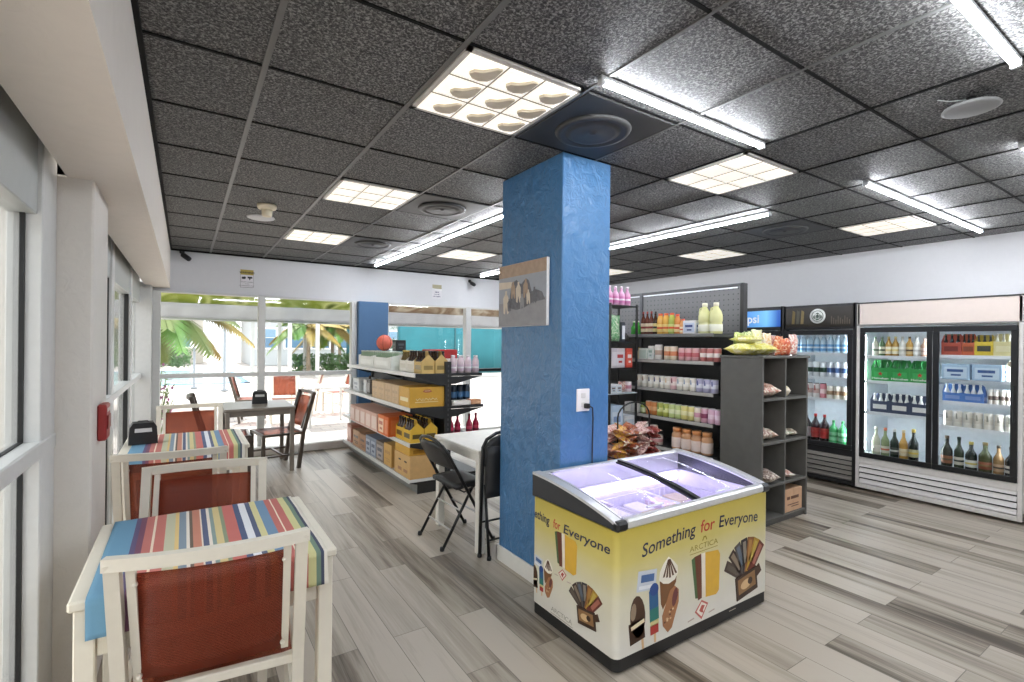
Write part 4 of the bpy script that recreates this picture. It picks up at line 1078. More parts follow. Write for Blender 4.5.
for k, yy in enumerate((4.77, 4.982)):
    put(yc, (2.095, yy, .50), 0, 'yellow beer carrier, %s in the back row from shelf end, second lowest shelf' % ORD[k], 'beer carrier', g)
gb = 'bottom shelf of window shelf unit'
cb = lambda **k: B('box', name='carton', **k)
row([('pinkish carton', 'carton', cb(w=.20, d=.3, h=.24, col='#c88e7c', panel='#d6a898'), .21), ('', '', None, .10), ('brown cardboard carton with lid slots', 'carton', cb(w=.30, d=.32, h=.21, col='#c39a78', marks='#4a3a30', tape='#b08a66'), .31)] * 1 + [('brown open carton', 'carton', cb(w=.24, d=.32, h=.20, col='#b98e6e', marks='#5a4434'), .25)] +
    [('blue-grey printed carton', 'carton', cb(w=.19, d=.32, h=.22, col='#8f99ab', panel='#b3bccb', marks='#56617c'), .20)] * 2 + [('grey and tan printed carton', 'carton', cb(w=.26, d=.32, h=.22, col='#8a7c70', panel='#b3a8a4', marks='#5c5a66'), .27)] + [('yellowish carton', 'carton', cb(w=.24, d=.32, h=.24, col='#d0a662', panel=None, marks='#b98a44'), .25)],
    (2.03, 6.98, .145), DN, gb, g)
r = thing('cardboard_carton', 'open tan carton with a picture panel at near end, lowest shelf', 'carton', (2.055, 4.855, .145))
kb = mat('#cfa870', .65); m = MB(); m.box(-.195, -.215, 0, .195, .215, .225, kb, .004); m.build('carton', r)
m = MB(); m.box(.075, -.2175, .04, .18, -.2155, .185, PL('#4a4048')); m.box(.09, -.2185, .10, .165, -.2175, .165, PL('#b0584a')); m.box(.09, -.2185, .05, .165, -.2175, .09, PL('#31405c')); m.build('printed_panel', r)
m = MB()
for y in (-.10, .06): m.prism([(y - .03, .15), (y + .03, .15), (y + .03, .165), (y - .03, .165)], 'x', -.1965, -.1945, BLACK); m.box(-.1965, y - .05, .05, -.1945, y + .05, .08, PL('#a8744a'))
m.build('hand_slot', r)
r = thing('yellow_tray', 'flat mustard yellow carton stacked on the tan carton, lowest shelf', 'carton', (2.06, 4.88, .37))
m = MB(); m.box(-.19, -.2, 0, .19, .2, .085, YB, .004); m.build('carton', r)
m = MB(); m.box(-.15, -.2025, .02, .15, -.2005, .055, PL('#a87820')); m.build('printing', r)

# back side of the gondola, seen past its near end (faces +x, left to right seen from camera = +x)
g3 = 'goods on the right side of the window shelf unit'
pkb = B('bottle', h=.185, r=.036, col='#d9c6cc', cap='#e9e4e6', label='#c9b3c0', sh=.66, nr=.55)
for k, (x, y) in enumerate(((2.35, 4.70), (2.44, 4.70), (2.53, 4.70), (2.62, 4.70), (2.40, 4.80), (2.50, 4.80))):
    put(pkb, (x, y, 1.187), rzf, 'pale pink bottle, %s from left in the %s row right of the black upright' % (ORD[k if k < 4 else k - 4], 'front' if k < 4 else 'back'), 'bottle', g3)
put(B('box', w=.35, d=.18, h=.10, col='#b3302e', panel='#a82a2a', name='box'), (2.40, 5.13, 1.327), rzf, 'red box on top of white packs at top shelf right side', 'box', None)
for k in range(2): put(B('box', w=.17, d=.24, h=.14, col='#e3dcd4', panel='#ece6e0', marks='#d9a890', name='carton'), (2.315 + .18 * k, 5.12, 1.187), rzf, 'cream carton supporting the red box, %s one' % ('left', 'right')[k], 'carton', g3)
dkc = B('can', h=.20, r=.037, col='#23303e', band='#4a7aa8', lid='#1a1c20')
for k in range(4): put(dkc, (2.35 + .078 * k, 4.84, .85), rzf, 'tall dark blue can, %s from left under the right top shelf' % ORD[k], 'can', g3)
put(B('box', w=.22, d=.13, h=.045, col='#e6dfd6', panel='#f0ece6', name='box'), (2.43, 4.71, .85), rzf, 'flat white box on right middle shelf, in front of dark cans', 'box', g3)
put(B('box', w=.12, d=.11, h=.05, col='#d99a70', panel='#e3b08a', name='box'), (2.61, 4.71, .85), rzf, 'flat orange box at the end of the right middle shelf', 'box', g3)
rb = B('bottle', h=.25, r=.034, col='#a82444', cap='#6a1a2c', label='#c23a5a', sh=.55)
for k, (x, y) in enumerate(((2.33, 4.70), (2.42, 4.72), (2.55, 4.70), (2.65 - .01, 4.72))): put(rb, (x, y, .50), rzf, 'crimson bottle, %s from left beyond the white table' % ORD[k], 'bottle', g3)
# ---------------------------------------------------------------- ice cream freezer
def rrect(x0, y0, x1, y1, r, n=6):
    out = []
    for cx, cy, a in ((x1 - r, y1 - r, 0), (x0 + r, y1 - r, 1), (x0 + r, y0 + r, 2), (x1 - r, y0 + r, 3)):
        for k in range(n + 1):
            g = PI / 2 * (a + k / n); out.append((cx + r * math.cos(g), cy + r * math.sin(g)))
    return out
def ring(m, outer, inner, z0, z1, mo, mi_):
    n = len(outer)
    vs = [(x, y, z) for z in (z0, z1) for x, y in outer] + [(x, y, z) for z in (z0, z1) for x, y in inner]
    fo = [(i, (i + 1) % n, n + (i + 1) % n, n + i) for i in range(n)]
    m.add(vs, fo, mo, True)
    o = 2 * n
    m.add(vs, [(o + i, o + n + i, o + n + (i + 1) % n, o + (i + 1) % n) for i in range(n)] + [(n + i, n + (i + 1) % n, o + n + (i + 1) % n, o + n + i) for i in range(n)] + [(i, o + i, o + (i + 1) % n, (i + 1) % n) for i in range(n)], mi_, False)
fz = thing('ice_cream_freezer', 'yellow printed ice cream chest freezer in front of the blue column', 'freezer', (2.246, 1.932, 0))
WRAP = wrap_mat(); LIN_ = mat('#dcd9e8', .35); AL = mat('#d9dadb', .3, .35); FDK = mat('#3a3c40', .3, .2)
H, D = .616, .325
m = MB(); ring(m, rrect(-H, -D, H, D, .035), rrect(-H + .05, -D + .05, H - .05, D - .05, .03), .075, .66, WRAP, LIN_); m.build('cabinet', fz)
m = MB(); m.box(-H + .045, -D + .045, .10, H - .045, D - .045, .14, LIN_); m.build('liner_floor', fz)
m = MB(); m.prism(rrect(-H + .003, -D + .003, H - .003, D - .003, .033), 'z', .014, .076, BLACK); m.build('plinth', fz)
for sx in (-1, 1):
    for sy in (-1, 1):
        m = MB(); m.lathe([(.018, -.012), (.019, 0), (.018, .012)], BLACK, 12, (sx * (H - .1), sy * (D - .08), .019), 'x'); m.box(sx * (H - .1) - .02, sy * (D - .08) - .015, .02, sx * (H - .1) + .02, sy * (D - .08) + .015, .04, BLACK); m.build('caster', fz)
T = lambda y: .690 + .096 * math.sin(min(1, (y + D) / (2 * D) * 1.02) * PI / 2 * .93) ** .85     # arc of the lid
yy = [-D + 2 * D * k / 14 for k in range(15)]
for s in (-1, 1):
    m = MB(); m.prism([(-D, .655)] + [(y, T(y) - .012) for y in yy] + [(D, .655)], 'x', s * H, s * (H - .045), FDK); m.build('side_panel', fz)
    m = MB(); m.tube([(s * (H - .024), y, T(y) - .006) for y in yy], 0, AL, flat=(.014, .05)); m.build('side_trim', fz)
    m = MB(); m.box(s * (H + .004), -D - .012, .652, s * (H - .07), -D + .03, .700, BLACK if s < 0 else FDK, .012); m.build('corner_cap', fz)
m = MB(); m.box(-H + .06, -D - .010, .656, H - .06, -D + .035, .702, AL, .010); m.build('front_trim', fz)
m = MB(); m.box(-H + .02, D - .045, .655, H - .02, D, .782, AL, .008); m.build('back_rail', fz)
for k, (xa, xb, dz) in enumerate(((-H + .052, .02, 0), (-.01, H - .052, -.010))):
    nm = 'sliding_lid'; l = [-D + .03 + (2 * D - .075) * i / 14 for i in range(15)]
    m = MB(); m.sheet(lambda u, v: (xa + (xb - xa) * u, -D + .03 + (2 * D - .075) * v, T(-D + .03 + (2 * D - .075) * v) - .004 + dz), 2, 14, TGLASS, .004); o = m.build(nm, fz)
    m = MB()
    x = xb - .01 if k == 0 else xa + .005; m.tube([(x, y, T(y) - .001 + dz) for y in l], 0, BLACK, flat=(.010, .026)); m.build('sash', o)
    m = MB(); x = xa + .006 if k == 0 else xb - .006; m.tube([(x, y, T(y) - .001 + dz) for y in l], 0, AL, flat=(.008, .012)); m.build('end_sash', o)
    m = MB(); m.box(xa + .2, -D + .045, T(-D + .06) + dz, xa + .32, -D + .06, T(-D + .06) + .010 + dz, AL, .003); m.build('handle', o)
vl = mat('#cfc6ff', .4, emit=6.0)
m = MB(); m.box(-H + .07, -D + .052, .60, H - .07, -D + .060, .645, vl); m.build('lamp_strip', fz)
m = MB(); m.box(-H + .07, D - .060, .60, H - .07, D - .052, .645, vl); m.build('lamp_strip', fz)
wm = mat('#e6e4ec', .4)
for k in range(3):
    xa, xb = -.54 + .365 * k, -.54 + .365 * k + .35
    m = MB()
    for z in (.34, .575):
        m.tube([(xa, -.24, z), (xb, -.24, z), (xb, .24, z), (xa, .24, z)], .004, wm, 5, closed=True)
    for i in range(8):
        x = xa + (xb - xa) * i / 7; m.tube([(x, -.24, .575), (x, -.24, .34), (x, .24, .34), (x, .24, .575)], .0022, wm, 4)
    for j in range(10):
        y = -.24 + .48 * j / 9; m.tube([(xa, y, .575), (xa, y, .34), (xb, y, .34), (xb, y, .575)], .0022, wm, 4)
    m.build('wire_basket', fz)
# printed pictures on the wrap
def printing(side):
    m = MB()
    if side == 'front':
        org = lambda u, z: (u, -D - .0012, z); ax, ux = 'y', (1, 0, 0)
        def poly(pts, c, lay=0): m.prism(pts, 'y', -D - .0006 - .0004 * lay, -D - .0002, PL(c, rough=.4))
    else:
        org = lambda u, z: (-H - .0012, -u, z); ux = (0, -1, 0)
        def poly(pts, c, lay=0): m.prism([(-u, z) for u, z in pts], 'x', -H - .0006 - .0004 * lay, -H - .0002, PL(c, rough=.4))
    uz = (0, 0, 1); nav = PL('#232a4a'); red = PL('#c2443a'); yr = PL('#9c8a2c')
    def words(ws, size):
        for t, a, b, c, base in ws:
            g = MB(); g.text(t, size, (0, 0, 0), (1, 0, 0), (0, 1, 0), c, 0, 'LEFT', shear=.12, bold=.0008)
            w = max(v[0] for v in g.v); 
            for i in range(len(g.v)):
                x, y, _ = g.v[i]; u = a + x / w * (b - a); g.v[i] = org(u, base(u) + y)
            m.add(g.v, g.f, c)
    def oval(cx, cz, a, b, rot, c, lay, n=16):
        poly([(cx + a * math.cos(t) * math.cos(rot) - b * math.sin(t) * math.sin(rot), cz + a * math.cos(t) * math.sin(rot) + b * math.sin(t) * math.cos(rot)) for t in [2 * PI * k / n for k in range(n)]], c, lay)
    def bar(cx, cz, w, h, rot, c, lay, taper=0):
        q = [(-w / 2, -h / 2), (w / 2, -h / 2), (w / 2 * (1 - taper), h / 2), (-w / 2 * (1 - taper), h / 2)]
        poly([(cx + x * math.cos(rot) - y * math.sin(rot), cz + x * math.sin(rot) + y * math.cos(rot)) for x, y in q], c, lay)
    def group(ox, oz, s):     # cone, bars and lolly
        X = lambda x: ox + s * x; Z = lambda z: oz + s * z
        Q = lambda pts: [(X(a), Z(b)) for a, b in pts]
        bar(X(-.415), Z(.39), .13 * s, .095 * s, -.12, '#c9d0da', 0); bar(X(-.41), Z(.40), .09 * s, .035 * s, -.12, '#4a6a9c', 1); bar(X(-.42), Z(.36), .10 * s, .016 * s, -.12, '#e6e9ee', 1)
        poly(Q([(-.325, .36), (-.20, .37), (-.205, .33), (-.30, .22), (-.315, .25)]), '#7a5230', 0)
        poly(Q([(-.33, .37), (-.325, .405), (-.30, .44), (-.262, .468), (-.225, .44), (-.195, .41), (-.19, .375), (-.215, .345), (-.26, .335), (-.30, .345)]), '#eee8da', 1)
        for k in range(5): poly(Q([(-.262 + .003 * (k - 2), .455), (-.256 + .003 * (k - 2), .455), (-.300 + .023 * k + .010, .375 - .006 * (2 - abs(k - 2))), (-.312 + .023 * k + .008, .375 - .006 * (2 - abs(k - 2)))]), '#5a3a26', 2)
        bar(X(-.365), Z(.265), .062 * s, .14 * s, .06, '#2c5f8e', 2); oval(X(-.365), Z(.335), .031 * s, .03 * s, 0, '#274a8c', 3); bar(X(-.362), Z(.215), .062 * s, .06 * s, .06, '#2f7a70', 3)
        bar(X(-.36), Z(.175), .058 * s, .025 * s, .06, '#d9cf90', 3); bar(X(-.36), Z(.145), .055 * s, .045 * s, .06, '#b03a34', 3); bar(X(-.355), Z(.105), .014 * s, .05 * s, .06, '#dcb888', 1)
        oval(X(-.475), Z(.235), .05 * s, .10 * s, .10, '#4a3020', 2); bar(X(-.48), Z(.17), .10 * s, .10 * s, .12, '#3c2618', 2); bar(X(-.475), Z(.20), .09 * s, .018 * s, .2, '#e6d6b4', 3); oval(X(-.505), Z(.265), .018 * s, .04 * s, -.1, '#9a8670', 3); bar(X(-.44), Z(.10), .014 * s, .05 * s, .12, '#dcb888', 1)
        poly(Q([(-.305, .19), (-.25, .30), (-.215, .315), (-.185, .29), (-.185, .23), (-.235, .115), (-.265, .10), (-.30, .14)]), '#a8744e', 4)
        rr = random.Random(4)
        for k in range(14): t = rr.random(); oval(X(-.28 + .08 * t + rr.uniform(-.015, .015)), Z(.14 + .14 * t + rr.uniform(-.02, .02)), .007 * s, .005 * s, 0, rr.choice(['#d9b48a', '#6a4028', '#e3c9a0']), 5, 8)
        oval(X(-.215), Z(.26), .018 * s, .045 * s, -.25, '#6a3a3a', 6)
    def slab(ox, oz, s):
        Q = lambda pts: [(ox + s * a, oz + s * b) for a, b in pts]
        poly(Q([(-.095, .41), (-.07, .42), (-.035, .20), (-.062, .205)]), '#4f6a44', 0); poly(Q([(-.07, .42), (-.015, .425), (-.01, .195), (-.04, .19)]), '#6a3826', 1)
        poly(Q([(-.018, .425), (.02, .425), (.03, .195), (-.005, .195)]), '#ece2d2', 2); poly(Q([(.015, .425), (.125, .415), (.142, .39), (.135, .20), (.11, .183), (.022, .192)]), '#dcae3e', 3)
    def badge(ox, oz, s):
        Q = lambda pts: [(ox + s * a, oz + s * b) for a, b in pts]
        poly(Q([(0, .05), (.055, .02), (0, -.05), (-.055, .0)]), '#c2635a', 0); poly(Q([(0, .04), (.042, .016), (0, -.036), (-.042, .0)]), '#efe6da', 1)
        poly(Q([(-.02, .0), (0, .024), (.026, .016), (.01, -.004), (.016, -.02), (-.006, -.012)]), '#b8554a', 2)
        for k in (-1, 1): bar(ox + s * .085 * k, oz - s * .03, .05 * s, .006 * s, .1, '#b8a59a', 0)
    def fan(ox, oz, s):
        for k, (an, c) in enumerate(((1.05, '#4a3c34'), (.72, '#3a2a24'), (.42, '#56504e'), (.12, '#2e2a30'), (-.18, '#8a5a30'), (-.46, '#b08a30'), (-.72, '#6a3428'))):
            cx, cz = ox - math.sin(an) * .13 * s, oz + math.cos(an) * .13 * s
            bar(cx, cz, .058 * s, .19 * s, an, c, k); bar(cx - math.sin(an) * .02 * s, cz + math.cos(an) * .02 * s, .030 * s, .12 * s, an, ['#5c5248', '#8a7a68', '#5f6a78', '#8c8478', '#a87a40', '#c2a850', '#a86a58'][k], k + 1)
        bar(ox + .0 * s, oz - .03 * s, .20 * s, .13 * s, .14, '#3a2418', 9); bar(ox + .0 * s, oz - .025 * s, .165 * s, .085 * s, .14, '#8e6a44', 10); oval(ox - .01 * s, oz - .03 * s, .05 * s, .026 * s, .14, '#d9b88a', 11); oval(ox + .03 * s, oz - .02 * s, .022 * s, .02 * s, 0, '#3a2418', 12)
        bar(ox + .11 * s, oz + .02 * s, .05 * s, .05 * s, .5, '#4a3020', 10)
    if side == 'front':
        base = lambda u: .500 + .036 * math.cos(max(-1, min(1, u / .5)) * PI / 2)
        words((('Something', -.455, -.055, nav, base), ('for', -.018, .105, red, base), ('Everyone', .135, .505, nav, base)), .088)
        m.text('ARCTICA', .040, org(.015, .452), ux, uz, yr, 0, fitw=.235)
        m.box(-.10, -D - .001, .437, .13, -D - .0004, .440, yr)
        poly([(.0, .49), (.012, .512), (.03, .512), (.042, .49), (.034, .49), (.028, .504), (.014, .504), (.008, .49)], '#9c8a2c', 0)
        group(0, 0, 1.0); slab(.01, 0, 1.0); badge(.0, .135, 1.0); fan(.40, .20, 1.0)
        m.box(.24, -D - .001, .055, .30, -D - .0004, .059, PL('#b8b0a0'))
    else:
        base = lambda u: .545 - .010 * math.cos(u / .35 * PI / 2)
        words((('Something', -.40, -.165, nav, base), ('for', -.135, -.075, red, base), ('Everyone', -.055, .285, nav, base)), .066)
        slab(-.065, .06, .72) if 0 else None
        for Pn in (): pass
        Q = lambda f, *a: f(*a)
        slab(-.05, .21, .75); badge(-.055, .315, .6); group(-.03, .09, .56); fan(.13, .20, .64)
        m.text('ARCTICA', .034, org(-.06, .095), ux, uz, PL('#9a968a'), 0, fitw=.17)
        m.box(-H - .001, -.03, .082, -H - .0004, .15, .085, PL('#9a968a'))
    # keep only what lies on this face
    lim = D if side == 'side' else H
    for i, v in enumerate(m.v):
        if side == 'side': m.v[i] = (v[0], max(-lim + .02, min(lim - .02, v[1])), v[2])
    return m
printing('front').build('front_printing', fz)
printing('side').build('side_printing', fz)
# tubs and packs of ice cream in the baskets
rs = random.Random(8); cc = ['#e6d0dc', '#d9a8b8', '#c9cfe6', '#e9e6e2', '#b85a5a', '#d6c6a8']; cn = ['pale pink', 'rose', 'pale blue', 'white', 'red', 'cream']
for k, bn in enumerate(('left', 'middle', 'right')):
    for i in range(2):
        for j in range(3):
            c = rs.randrange(6)
            put(P('box', w=.13, d=.15, h=.17, col=cc[c], panel='#ece8ee', marks=cc[(c + 2) % 6], name='ice_cream_box'), (2.246 - .54 + .365 * k + .095 + .165 * i, 1.96 - .155 + .155 * j, .344), rzf + rs.uniform(-.05, .05),
                '%s ice cream box in freezer %s basket, %s row from front, %s side' % (cn[c], bn, ORD[j], ('left', 'right')[i]), 'ice cream box', 'ice cream boxes in the freezer')

# ---------------------------------------------------------------- upright coolers against the right wall (face -x)
XF = 5.93
def cooler(name, label, ya, yb, zt, body, zh, header, glass_z, doors, shelves, grille, frame):
    """ya<yb; doors: list of (y0,y1) ; shelves per door: list of z"""
    r = thing(name, label, 'cooler', (XF, (ya + yb) / 2, 0)); o = (ya + yb) / 2; d = .72
    inn = mat('#e6ecef', .4); a, b = ya - o, yb - o; g0, g1 = glass_z
    m = MB()
    m.box(.03, a, .03, d, a + .045, zt, body, .004); m.box(.03, b - .045, .03, d, b, zt, body, .004); m.box(d - .05, a, .03, d, b, zt, body, .004)
    m.box(.03, a, zt - .04, d, b, zt, body, .004); m.box(0, a, .03, .03, a + .03, zt, body, .003); m.box(0, b - .03, .03, .03, b, zt, body, .003)
    m.box(.03, a, .03, d, b, .10, body, .004); m.box(.004, a + .03, g0 - .12, .03, b - .03, g0 - .055, body, .003); m.box(.02, a + .03, .10, .05, b - .03, g0 - .12, mat('#2a2b2d', .5))
    m.box(0, a + .03, .03, .03, b - .03, .075, body, .003)
    m.build('cabinet', r)
    m = MB(); m.box(.05, a + .045, g0 - .06, d - .05, b - .045, g0 - .02, inn); m.box(d - .06, a + .045, g0 - .02, d - .05, b - .045, zh, inn)
    for y in (a + .045, b - .050): m.box(.05, y, g0 - .02, d - .05, y + .005, zh, inn)
    m.box(.05, a + .045, zh - .02, d - .05, b - .045, zh, inn); m.build('liner', r)
    h = MB(); header(h, a, b); h.build('header_panel', r)
    m = MB(); n = int((g0 - .12 - .085) / grille[1]) + 1
    for k in range(n):
        z = .085 + grille[1] * k
        m.prism([(.0, z), (.018, z + grille[1] * .72), (.024, z + grille[1] * .72), (.012, z)], 'y', a + .035, b - .035, grille[0])
    m.build('grille', r)
    for (p, q), sh in zip(doors, shelves):
        p -= o; q -= o; m = MB(); t = .045
        for s in ((p, g0 - .05, q, g0), (p, g1, q, g1 + .05), (p, g0, p + t, g1), (q - t, g0, q, g1)): m.box(-.012, s[0], s[1], .012, s[2], s[3], frame, .003)
        dr = m.build('door', r)
        m = MB(); m.box(-.004, p + t, g0, .002, q - t, g1, FGLASS); m.build('glass', dr)
        m = MB(); m.box(-.024, p + t * .35, (g0 + g1) / 2 - .16, -.012, p + t * .62, (g0 + g1) / 2 + .16, frame, .004); m.build('handle', dr)
        for z in sh:
            m = MB(); x0, x1 = .06, d - .07
            m.box(x0 - .012, p + .01, z - .022, x0, q - .01, z + .008, mat('#e9edf0', .3))
            for k in range(14): y = p + .02 + (q - p - .04) * k / 13; m.box(x0, y - .003, z - .010, x1, y + .003, z - .004, wm)
            for x in (x0 + .05, x1 - .02): m.box(x - .004, p + .01, z - .016, x + .004, q - .01, z - .010, wm)
            m.box(x0, p + .02, z - .004, x1 - .05, q - .02, z - .002, FGLASS)
            m.build('shelf', r)
    m = MB(); lp = mat('#eef6ff', .4, emit=24.0)
    for y in (a + .056, b - .066) + ((-.006,) if len(doors) > 1 else ()): m.box(.055, y, g0 + .03, .067, y + .010, g1 - .03, lp)
    m.build('lamp_strip', r)
    return r
CW = mat('#dcd9d6', .38); CK = mat('#1f1f21', .4, var=.1)
def hd_white(m, a, b):
    m.box(.0, a + .005, 1.735, .028, b - .005, 1.955, mat('#ddd0c8', .3, var=.02), .004); m.box(-.004, a, 1.728, .03, b, 1.738, mat('#8a8a88', .4)); m.box(-.004, a, 1.955, .03, b, 1.968, mat('#3a3a3a', .4))
    m.text('TRUE REFRIGERATION', .016, (-.006, b - .13, 1.712), (0, -1, 0), (0, 0, 1), mat('#8c8c8a', .4), .001) if 0 else None
cooler('two_door_cooler', 'white sliding two-door glass cooler of beer and wine, far right', 1.143, 2.398, 1.965, CW, 1.735, hd_white, (.405, 1.655), [(1.755, 2.362), (1.175, 1.752)], [[1.41, 1.15, .827], [1.43, 1.21, 1.0, .768]], (mat('#e3e1df', .35), .056), BLACKM)
def hd_black(m, a, b):
    m.box(.0, a + .006, 1.70, .028, b - .006, 1.968, CK, .004)
    m.box(-.003, a + .03, 1.725, .001, b - .03, 1.945, mat('#2f2a24', .3, var=.25, scale=5), .002)
    c = (-.004, .0, 1.845); wt = mat('#dfe3e0', .4); gr = mat('#4a5a52', .4)
    m.lathe([(.083, 0), (.083, -.003), (.001, -.003)], wt, 28, c, 'x')
    m.lathe([(.062, -.003), (.062, -.0045), (.056, -.0045), (.056, -.003), (.062, -.003)], gr, 28, c, 'x', False)
    # crowned head with wavy side locks, as on the roundel
    ux = lambda y, z, e=.0055: (-.004 - e, -y, 1.845 + z)
    def pl(pts): m.prism([(-y, 1.845 + z) for y, z in pts], 'x', -.0095, -.0075, gr)
    pl([(-.016, -.012), (-.012, .012), (0, .020), (.012, .012), (.016, -.012), (.008, -.022), (-.008, -.022)])
    pl([(-.014, .022), (-.016, .036), (-.006, .030), (0, .042), (.006, .030), (.016, .036), (.014, .022)])
    for s in (-1, 1):
        for k in range(3): pl([(s * (.020 + .010 * k), .020 - .006 * k), (s * (.025 + .010 * k), .018 - .006 * k), (s * (.028 + .009 * k), -.03 + .004 * k), (s * (.022 + .009 * k), -.034 + .004 * k)])
    pl([(-.02, -.028), (.02, -.028), (.012, -.046), (-.012, -.046)])
    for k in range(9):
        m.box(-.0045, a + .06 + .022 * k, 1.75, -.003, a + .068 + .022 * k, 1.80 + .02 * (k % 3), mat('#5a5044', .5))
    for k in range(3): m.prism([(b - .10 - .05 * k, 1.76), (b - .13 - .05 * k, 1.76), (b - .14 - .05 * k, 1.90), (b - .11 - .05 * k, 1.92)], 'x', -.0045, -.003, mat(['#6a5a2c', '#4c4a3c', '#7a6a40'][k], .5))
cooler('black_drink_cooler', 'black single-door cooler with a white roundel on its header', 2.402, 3.17, 1.975, CK, 1.70, hd_black, (.455, 1.635), [(2.436, 3.136)], [[1.43, 1.158, .92]], (mat('#8e8a84', .4, .3), .052), CK)
def hd_blue(m, a, b):
    m.box(.0, a + .006, 1.70, .028, b - .006, 1.968, CK, .004)
    nt_m = bpy.data.materials.new('blue_sign_print'); nt_m.use_nodes = True; nt = nt_m.node_tree; bs = nt.nodes['Principled BSDF']; bs.inputs['Roughness'].default_value = .3
    tc = node(nt, 'ShaderNodeTexCoord'); sp = node(nt, 'ShaderNodeSeparateXYZ'); cr = node(nt, 'ShaderNodeValToRGB')
    nt.links.new(tc.outputs['Object'], sp.inputs[0]); mr = node(nt, 'ShaderNodeMapRange'); mr.inputs[1].default_value = -.36; mr.inputs[2].default_value = .36
    nt.links.new(sp.outputs['Y'], mr.inputs[0]); nt.links.new(mr.outputs[0], cr.inputs[0]); e = cr.color_ramp.elements
    e[0].position = .05; e[0].color = lin('#1f4fa0'); e[1].position = .75; e[1].color = lin('#2a62b4'); x = e.new(.25); x.color = lin('#6fb0e0')
    nt.links.new(cr.outputs[0], bs.inputs['Base Color']); nt.links.new(cr.outputs[0], bs.inputs['Emission Color']); bs.inputs['Emission Strength'].default_value = .35
    m.box(-.003, a + .03, 1.735, .001, b - .03, 1.935, nt_m, .002)
    m.text('pepsi', .145, (-.0045, .06, 1.79), (0, -1, 0), (0, 0, 1), mat('#f0f2f4', .4), .001, 'CENTER', bold=.003)
cooler('blue_sign_cooler', 'black cooler with a blue lit header, mostly behind the grey shelves', 3.174, 3.93, 1.98, CK, 1.70, hd_blue, (.455, 1.635), [(3.208, 3.896)], [[1.43, 1.158, .92]], (mat('#8e8a84', .4, .3), .052), CK)

# --- two-door cooler contents
g = 'bottles and packs in the two-door cooler'
pt = 'top shelf, left door of the white cooler'
row([('clear bottle with green cap', 'bottle', P('bottle', h=.20, r=.028, col='#d9dcc8', cap='#3f6a44', label='#e6e6da'), .058), ('green-necked bottle', 'bottle', P('bottle', h=.20, r=.028, col='#4a6a40', cap='#2e4a30', label='#e3dfc4'), .058)] + [('amber bottle with pale label', 'bottle', P('bottle', h=.20, r=.028, col='#b08a44', cap='#d9c680', label='#e9e2c8'), .058)] * 2 +
    [('white-labelled clear bottle', 'bottle', P('bottle', h=.20, r=.029, col='#e0e0da', cap='#c9c9c0', label='#f0efe9'), .06)] + [('honey-coloured bottle', 'bottle', P('bottle', h=.20, r=.028, col='#c99c50', cap='#4a3a24', label='#d9c28a'), .058), ('clear bottle with silver cap', 'bottle', P('bottle', h=.20, r=.028, col='#dcdcd8', cap='#b9b9b9', label='#e9e9e6'), .06), ('rosy bottle', 'bottle', P('bottle', h=.18, r=.03, col='#c9a08a', cap='#c9a9a0', label='#e3c9bc'), .064), ('brown bottle with red label', 'bottle', P('bottle', h=.20, r=.028, col='#7a5436', cap='#c9b080', label='#b05a48'), .06)],
    (6.03, 2.29, 1.412), DN, pt, g)
gc = P('carrier', col='#2f9a4a', glass='#1f6a34', cap='#2a7a40', panel='#3fae5c', h=.15, hh=.22, pw=.052, n=3, rows=2)
gp = 'second shelf of the white cooler, left door'
row([('green beer carrier', 'beer carrier', gc, .165)] * 3, (6.05, 2.285, 1.152), DN, gp, g)
for o in [o for o in C.objects if o.get('label', '').startswith('green beer carrier')]:
    m = MB(); w_ = PL('#f0f4ee'); m.text('Heineken', .03, (-.0565, 0, .022), (0, -1, 0), (0, 0, 1), w_, .0012, 'CENTER', bold=.0006, fitw=.14)
    m.prism([(.024 * math.sin(k * PI / 5) * (1 if k % 2 == 0 else .42), .078 + .024 * math.cos(k * PI / 5) * (1 if k % 2 == 0 else .42)) for k in range(10)], 'x', -.0590, -.0565, PL('#c8322e')); m.build('lettering', o)
row([('clear-bottle carrier with white panel', 'beer carrier', P('carrier', col='#3c465e', glass='#c9ccc9', cap='#e6e6e3', panel='#e9e9e6', h=.13, hh=.20, pw=.053), .168)] * 3, (6.05, 2.29, .829), DN, 'third shelf of the white cooler, left door', g)
wine = lambda c, cap, lab, h=.29, r=.036: P('bottle', h=h, r=r, col=c, cap=cap, label=lab, sh=.52, nr=.36, lz=(.12, .36), name='wine_bottle')
row([('clear wine bottle', 'wine bottle', wine('#cfd3bc', '#e3e3d6', '#e9e7da'), .082), ('pale green wine bottle', 'wine bottle', wine('#8a9a70', '#c96a4a', '#d9d6c0'), .08), ('dark wine bottle with white neck', 'wine bottle', wine('#24302a', '#d9d9d4', '#3a4038'), .08), ('amber wine bottle', 'wine bottle', wine('#c89a4c', '#dcc9a0', '#e3d6b4'), .072), ('dark sparkling wine bottle with gold foil', 'wine bottle', wine('#1c2420', '#c8b050', '#b9b48c', .31, .04), .09), ('', '', None, .05), ('olive wine bottle with black neck', 'wine bottle', wine('#8a9440', '#1e1e1c', '#e6e3cc'), .08)],
    (6.02, 2.285, .387), DN, 'the floor of the white cooler, left door', g)
